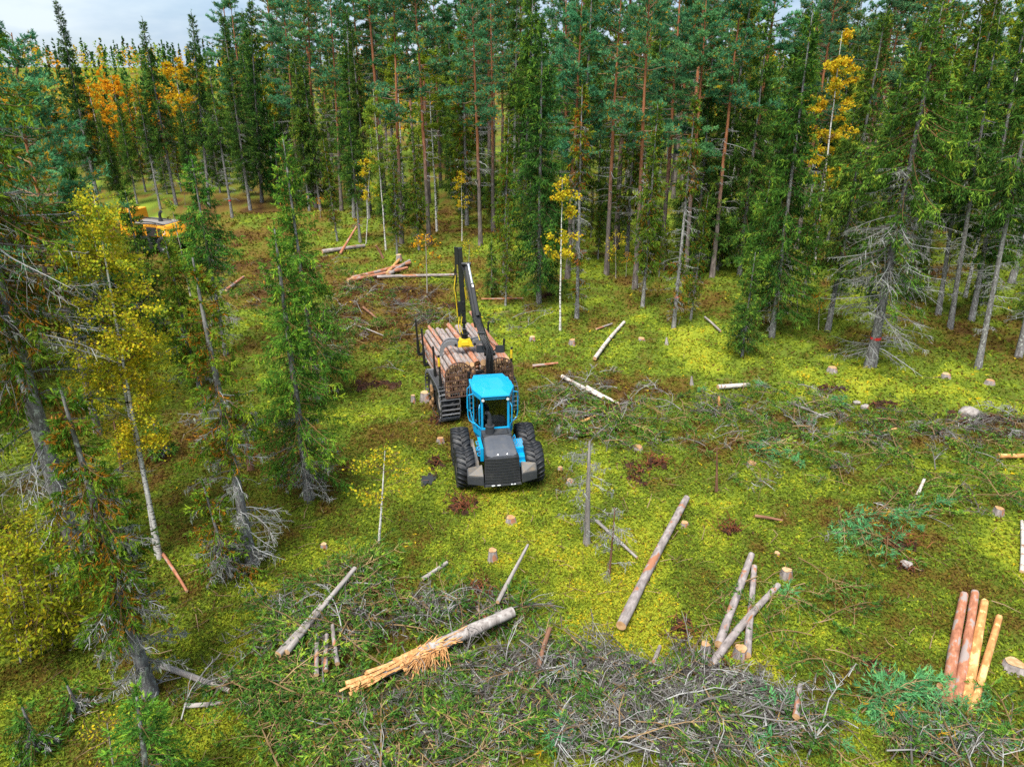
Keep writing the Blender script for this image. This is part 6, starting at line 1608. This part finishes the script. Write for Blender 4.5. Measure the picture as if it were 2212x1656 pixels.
# ------------------------------------------------------------------ bare soil, root plates, stones, puddle
def soil(u, v, rx, ry, h=.12, roots=20, seed=0):
    """a torn patch of peat: several ragged clods, crumbs and roots"""
    p = gp(u, v); r = np.random.default_rng(seed + int(u))
    s = Soup()
    nb = 5 + int(4 * (rx + ry))
    n, k = 4, 13
    for q in range(nb):
        a, t = r.uniform(0, 6.28), math.sqrt(r.random()) * .85
        cx, cy = p.x + rx * t * math.cos(a), p.y + ry * t * math.sin(a)
        br = r.uniform(.16, .42) * math.sqrt(rx * ry) * (1.15 - .5 * t); SOIL.append((cx, cy, br * .95, br * .95))
        hh = h * r.uniform(.3, 1.2) * (1 - .5 * t); ex = r.uniform(.7, 1.5); ang = r.uniform(0, 3.14)
        ph = r.uniform(0, 6.28, 3); V = []
        for i in range(n):
            f = i / (n - 1)
            for j in range(k):
                g = 2 * math.pi * j / k; w = .9 + .3 * math.sin(2 * g + ph[0]) + .2 * math.sin(3 * g + ph[1]) + r.normal(0, .1)
                x0, y0 = f * br * w * math.cos(g) * ex, f * br * w * math.sin(g) / ex
                x, y = cx + x0 * math.cos(ang) - y0 * math.sin(ang), cy + x0 * math.sin(ang) + y0 * math.cos(ang)
                V.append((x, y, float(gz(x, y)) + hh * (1 - f ** 1.4) + .012 - .08 * (f == 1) + r.normal(0, .022)))
        Q = [[i * k + j, i * k + (j + 1) % k, (i + 1) * k + (j + 1) % k, (i + 1) * k + j] for i in range(n - 1) for j in range(k)]
        s.add(V, Q=Q, m=0)
    m = int(150 * (rx + ry)); a = r.uniform(0, 6.28, m); t = np.abs(r.normal(0, .75, m)); x, y = p.x + rx * t * np.cos(a), p.y + ry * t * np.sin(a)
    C = np.stack([x, y, gz(x, y) + r.uniform(.02, .1, m)], 1); Vl, Ql = leaves(C, .085, .055, r); s.add(Vl, Q=Ql, m=0)
    if roots:
        a = r.uniform(0, 6.28, roots); x, y = p.x + rx * .5 * r.normal(size=roots), p.y + ry * .5 * r.normal(size=roots)
        P0 = np.stack([x, y, gz(x, y) + max(0, h) * .5 + .03], 1); d = np.stack([np.cos(a), np.sin(a), r.uniform(.1, .9, roots)], 1) * r.uniform(.15, .45, (roots, 1))
        PP = np.stack([P0, P0 + d * .6 + r.normal(0, .03, (roots, 3)), P0 + d + [0, 0, -.06]], 1); Vt, Qt = tubes(PP, np.broadcast_to([.012, .008, .003], (roots, 3)), 3); s.add(Vt, Q=Qt, v=np.repeat(r.random(roots), 6), m=1)
    kind(obj('bare_soil', s.mesh('bare_soil', [M['soil'], M['root']], 'quads')), 'structure')
for a in ((1000, 1092, .5, .55, .22, 70), (815, 832, 1.3, .55, .10, 20), (1372, 1025, .45, .75, .05, 40), (1418, 1003, .45, .35, .25, 60), (1575, 1147, .36, .30, .22, 40), (1943, 1176, .62, .42, .28, 60), (1955, 1225, .35, .35, .03, 20),
          (1478, 1365, .45, .55, -.02, 30), (1540, 1445, .55, .6, .05, 30), (1030, 1275, .5, .35, .1, 40), (1800, 840, .7, .5, .05, 10), (2085, 905, .9, .6, .25, 10), (1905, 875, .8, .4, .06, 10), (2160, 905, 1.0, .5, .15, 10),
          (860, 625, .8, .5, .05, 20), (870, 655, .7, .5, .12, 20), (715, 720, .8, .5, .2, 30), (940, 1000, .3, .7, .03, 10), (1180, 640, .6, .5, .05, 10), (975, 660, .8, .6, .1, 20), (1880, 1440, .5, .4, .0, 20), (945, 905, .35, .5, .02, 10), (1290, 600, .01, .01, 0, 0)):
    if a[2] > .05: soil(*a)
def puddle():
    p = gp(925, 1036); r = np.random.default_rng(2); k = 24
    V = []
    for j in range(k):
        a = 2 * math.pi * j / k; q = 1 + .3 * math.sin(2 * a + 1) + .25 * math.sin(5 * a); V.append((p.x + .2 * q * math.cos(a), p.y + .45 * q * math.sin(a), p.z + .03))
    V.append((p.x, p.y, p.z + .03)); SOIL.append((p.x, p.y, .26, .5))
    s = Soup(); s.add(V, T=[(k, i, (i + 1) % k) for i in range(k)]); kind(obj('puddle', s.mesh('puddle', [M['water']])), 'structure')
puddle()
def stone(u, v, d, label, sd_):
    p = gp(u, v); r = np.random.default_rng(sd_)
    bm = bmesh.new(); bmesh.ops.create_icosphere(bm, subdivisions=3, radius=d / 2)
    ph = r.uniform(0, 6, 6)
    for vv in bm.verts:
        c = vv.co; f = 1 + .12 * math.sin(c.x * 9 / d + ph[0]) + .1 * math.sin(c.y * 8 / d + ph[1]) + .1 * math.sin(c.z * 10 / d + ph[2]); vv.co = Vector((c.x * 1.1, c.y, c.z * .75)) * f
    me = bpy.data.meshes.new('stone'); bm.to_mesh(me); bm.free(); me.materials.append(M['stone']); me.polygons.foreach_set('use_smooth', [True] * len(me.polygons))
    o = obj('stone', me, None, p + Vector((0, 0, d * .2))); tag(o, label, 'stone')
stone(1957, 1222, .27, 'round pinkish stone below the dark root plate at right', 1)
stone(2090, 902, .75, 'large grey-brown boulder in the dug soil at right', 2)
stone(1868, 882, .3, 'small grey stone in the soil strip at right', 3)
stone(1850, 872, .25, 'small stone left in the soil strip at right', 4)

# ------------------------------------------------------------------ slash: cut boughs and twigs nobody could count
def bough_proto(seed, mode, L=1.3):
    """a cut branch lying flat: green spruce frond, blue-green pine, or bare grey wood"""
    r = np.random.default_rng(seed); s = Soup()
    N = 6; u = np.linspace(0, 1, N)
    P = np.zeros((1, N, 3)); P[0, :, 0] = u * L; P[0, :, 1] = r.normal(0, .16) * L * u ** 2 + np.cumsum(r.normal(0, .025, N)); P[0, :, 2] = .16 * np.sin(u * math.pi) + np.cumsum(r.normal(0, .02, N))
    V, Q = tubes(P, ((.014 if mode != 'dead' else .017) * (1 - .8 * u))[None], 4); s.add(V, Q=Q, v=.5, m=1)
    K = 13 if mode != 'dead' else 9
    uu = np.sort(r.uniform(.08, 1, K)); idx = uu * (N - 1); i0 = np.minimum(idx.astype(int), N - 2); f = (idx - i0)[:, None]
    P0 = P[0][i0] * (1 - f) + P[0][i0 + 1] * f
    sg = r.choice([-1.0, 1.0], (K, 1)) if mode == 'dead' else np.where(np.arange(K) % 2, 1.0, -1.0)[:, None]
    dr = nrm(np.array([[.75, 0, 0]]) + sg * np.array([[0, 1, 0]]) * r.uniform(.3, 1, (K, 1)) + np.array([[0, 0, 1]]) * r.normal(0, .2 if mode != 'dead' else .5, (K, 1)))
    tl = (L * .38 * (1.08 - uu) + .12) * r.uniform(.6, 1.2, K)
    P1 = P0 + dr * tl[:, None]
    mid = (P0 + P1) / 2 + r.normal(0, .03 if mode != 'dead' else .06, (K, 3))
    V, Q = tubes(np.stack([P0, mid, P1], 1), np.broadcast_to([.005, .004, .0015] if mode != 'dead' else [.0095, .007, .002], (K, 3)), 3); s.add(V, Q=Q, v=np.repeat(r.random(K), 6), m=1)
    J = 3 if mode != 'dead' else 3; ti = np.repeat(np.arange(K), J); w = r.uniform(.15, .95, (len(ti), 1)); Q0 = P0[ti] * (1 - w) + P1[ti] * w
    d2 = nrm(dr[ti] + r.normal(0, .6, (len(ti), 3)) * np.array([1, 1, .6])); Q1 = Q0 + d2 * (tl[ti] * .42)[:, None]
    if mode == 'dead':
        wv = nrm(np.cross(d2, r.normal(size=d2.shape))) * .006
        V = np.stack([Q0 - wv, Q0 + wv, Q1], 1).reshape(-1, 3); s.add(V, T=np.arange(len(V)).reshape(-1, 3), v=r.random(len(ti)), m=1)
        C = Q0[::4]; V, Qq = leaves(C, .06, .025, r); s.add(V, Q=Qq, v=r.random(len(C)), m=2)
    else:
        A, B = np.vstack([P0, Q0]), np.vstack([P1, Q1])
        pine_ = mode == 'pine'
        V, T, si = needles(A, B, 6 if not pine_ else 8, .08 if not pine_ else .12, .026 if not pine_ else .022, r, 15, 55)
        bv = np.clip(r.normal(.5, .17, len(A)), .1, 1); bv = np.where(r.random(len(A)) < (.08 if not pine_ else .02), .04, bv)
        s.add(V, T=T, v=np.clip(bv[si] + r.normal(0, .09, len(si)), 0, 1), m=0)
    return s.arrays()
PROTO = {m: [bough_proto(500 + 10 * i + j, m, 1.0 + .16 * j) for j in range(6)] for i, m in enumerate(('green', 'dead', 'pine'))}
def slash(name, label, areas, seed):
    """areas: (u, v, ru, rv, n, green share, pine share, heap height)"""
    r = np.random.default_rng(seed)
    S = {k: Soup() for k in ('green', 'dead', 'pine')}
    for (u, v, ru, rv, n, gs, pshare, hh) in areas:
        for _ in range(n):
            a, q = r.uniform(0, 6.283), math.sqrt(r.random())
            p = gp(u + ru * q * math.cos(a), v + rv * q * math.sin(a))
            x = r.random(); md = 'pine' if x < pshare else ('green' if x < pshare + gs else 'dead')
            V, T, Q, tv, qv, tm, qm = PROTO[md][r.integers(0, 6)]
            sc = r.uniform(.5, 1.25) * (1.15 if md == 'green' else 1.0); az = r.uniform(0, 6.283); el = r.normal(0, .16) if md != 'dead' else r.normal(0, .2); ro = r.uniform(-.6, .6)
            Mx = Matrix.Translation((p.x, p.y, p.z + .04 + hh * r.random() * (1 - q * .7))) @ Matrix.Rotation(az, 4, 'Z') @ Matrix.Rotation(el, 4, 'Y') @ Matrix.Rotation(ro, 4, 'X') @ Matrix.Scale(sc, 4) @ Matrix.Translation((-.5, 0, 0))
            A = np.array(Mx); W = V @ A[:3, :3].T + A[:3, 3]
            s = S[md]; dv = r.normal(.02, .15) if md != 'dead' else r.normal(-.1, .3); base = s.n
            s.V.append(W.astype(np.float32)); s.n += len(W)
            if len(T): s.T.append(T + base); s.tv.append(np.clip(tv + dv, 0, 1)); s.tm.append(tm)
            if len(Q): s.Q.append(Q + base); s.qv.append(np.clip(qv + dv, 0, 1)); s.qm.append(qm)
    for k, s in S.items():
        if not s.n: continue
        mats = [M['pine'] if k == 'pine' else M['spruce'], M['twig_grey'] if k == 'dead' else M['twig_brown'], M['lichen']]
        o = obj(name + '_' + k, s.mesh(name, mats), None, None, (.95, .92, .9, 1) if k == 'dead' else (1.15, 1.2, .95, 1))
        o['label'] = {'green': 'cut green spruce boughs ', 'dead': 'tangle of grey dead twigs ', 'pine': 'cut blue-green pine boughs '}[k] + label; o['category'] = 'branches'
        kind(o, 'stuff')
slash('foreground_slash', 'heaped along the bottom of the picture', FG_AREAS, 61)
slash('right_slash', 'strewn over the right side of the clearing', RT_AREAS, 62)
slash('left_slash', 'strewn left of and behind the forwarder', LF_AREAS, 63)
# loose twigs everywhere on the open floor
def litter():
    r = np.random.default_rng(88); n = 1500
    d = 1 / (1 / 9 + r.random(n) * (1 / 55 - 1 / 9)); a = np.radians(r.uniform(-42, 42, n)); x, y = d * np.sin(a), d * np.cos(a)
    az = r.uniform(0, 6.28, n); L = r.uniform(.12, .7, n)
    P0 = np.stack([x, y, gz(x, y) + r.uniform(.06, .16, n)], 1); P1 = P0 + np.stack([np.cos(az), np.sin(az), r.normal(0, .15, n)], 1) * L[:, None]
    Pm = (P0 + P1) / 2 + r.normal(0, .03, (n, 3)); rr = r.uniform(.004, .012, (n, 1)) * np.array([[1, .8, .4]])
    V, Q = tubes(np.stack([P0, Pm, P1], 1), rr, 4); s = Soup(); s.add(V, Q=Q, v=np.repeat(r.random(n), 8))
    o = obj('twig_litter', s.mesh('twig_litter', [M['twig_brown']])); o['label'] = 'loose broken twigs scattered over the moss'; o['category'] = 'twigs'; kind(o, 'stuff')
litter()
ground_cover(540000, 'moss_and_bilberry', 'moss and bilberry covering the forest floor', 8.5, 75, 49, 91)
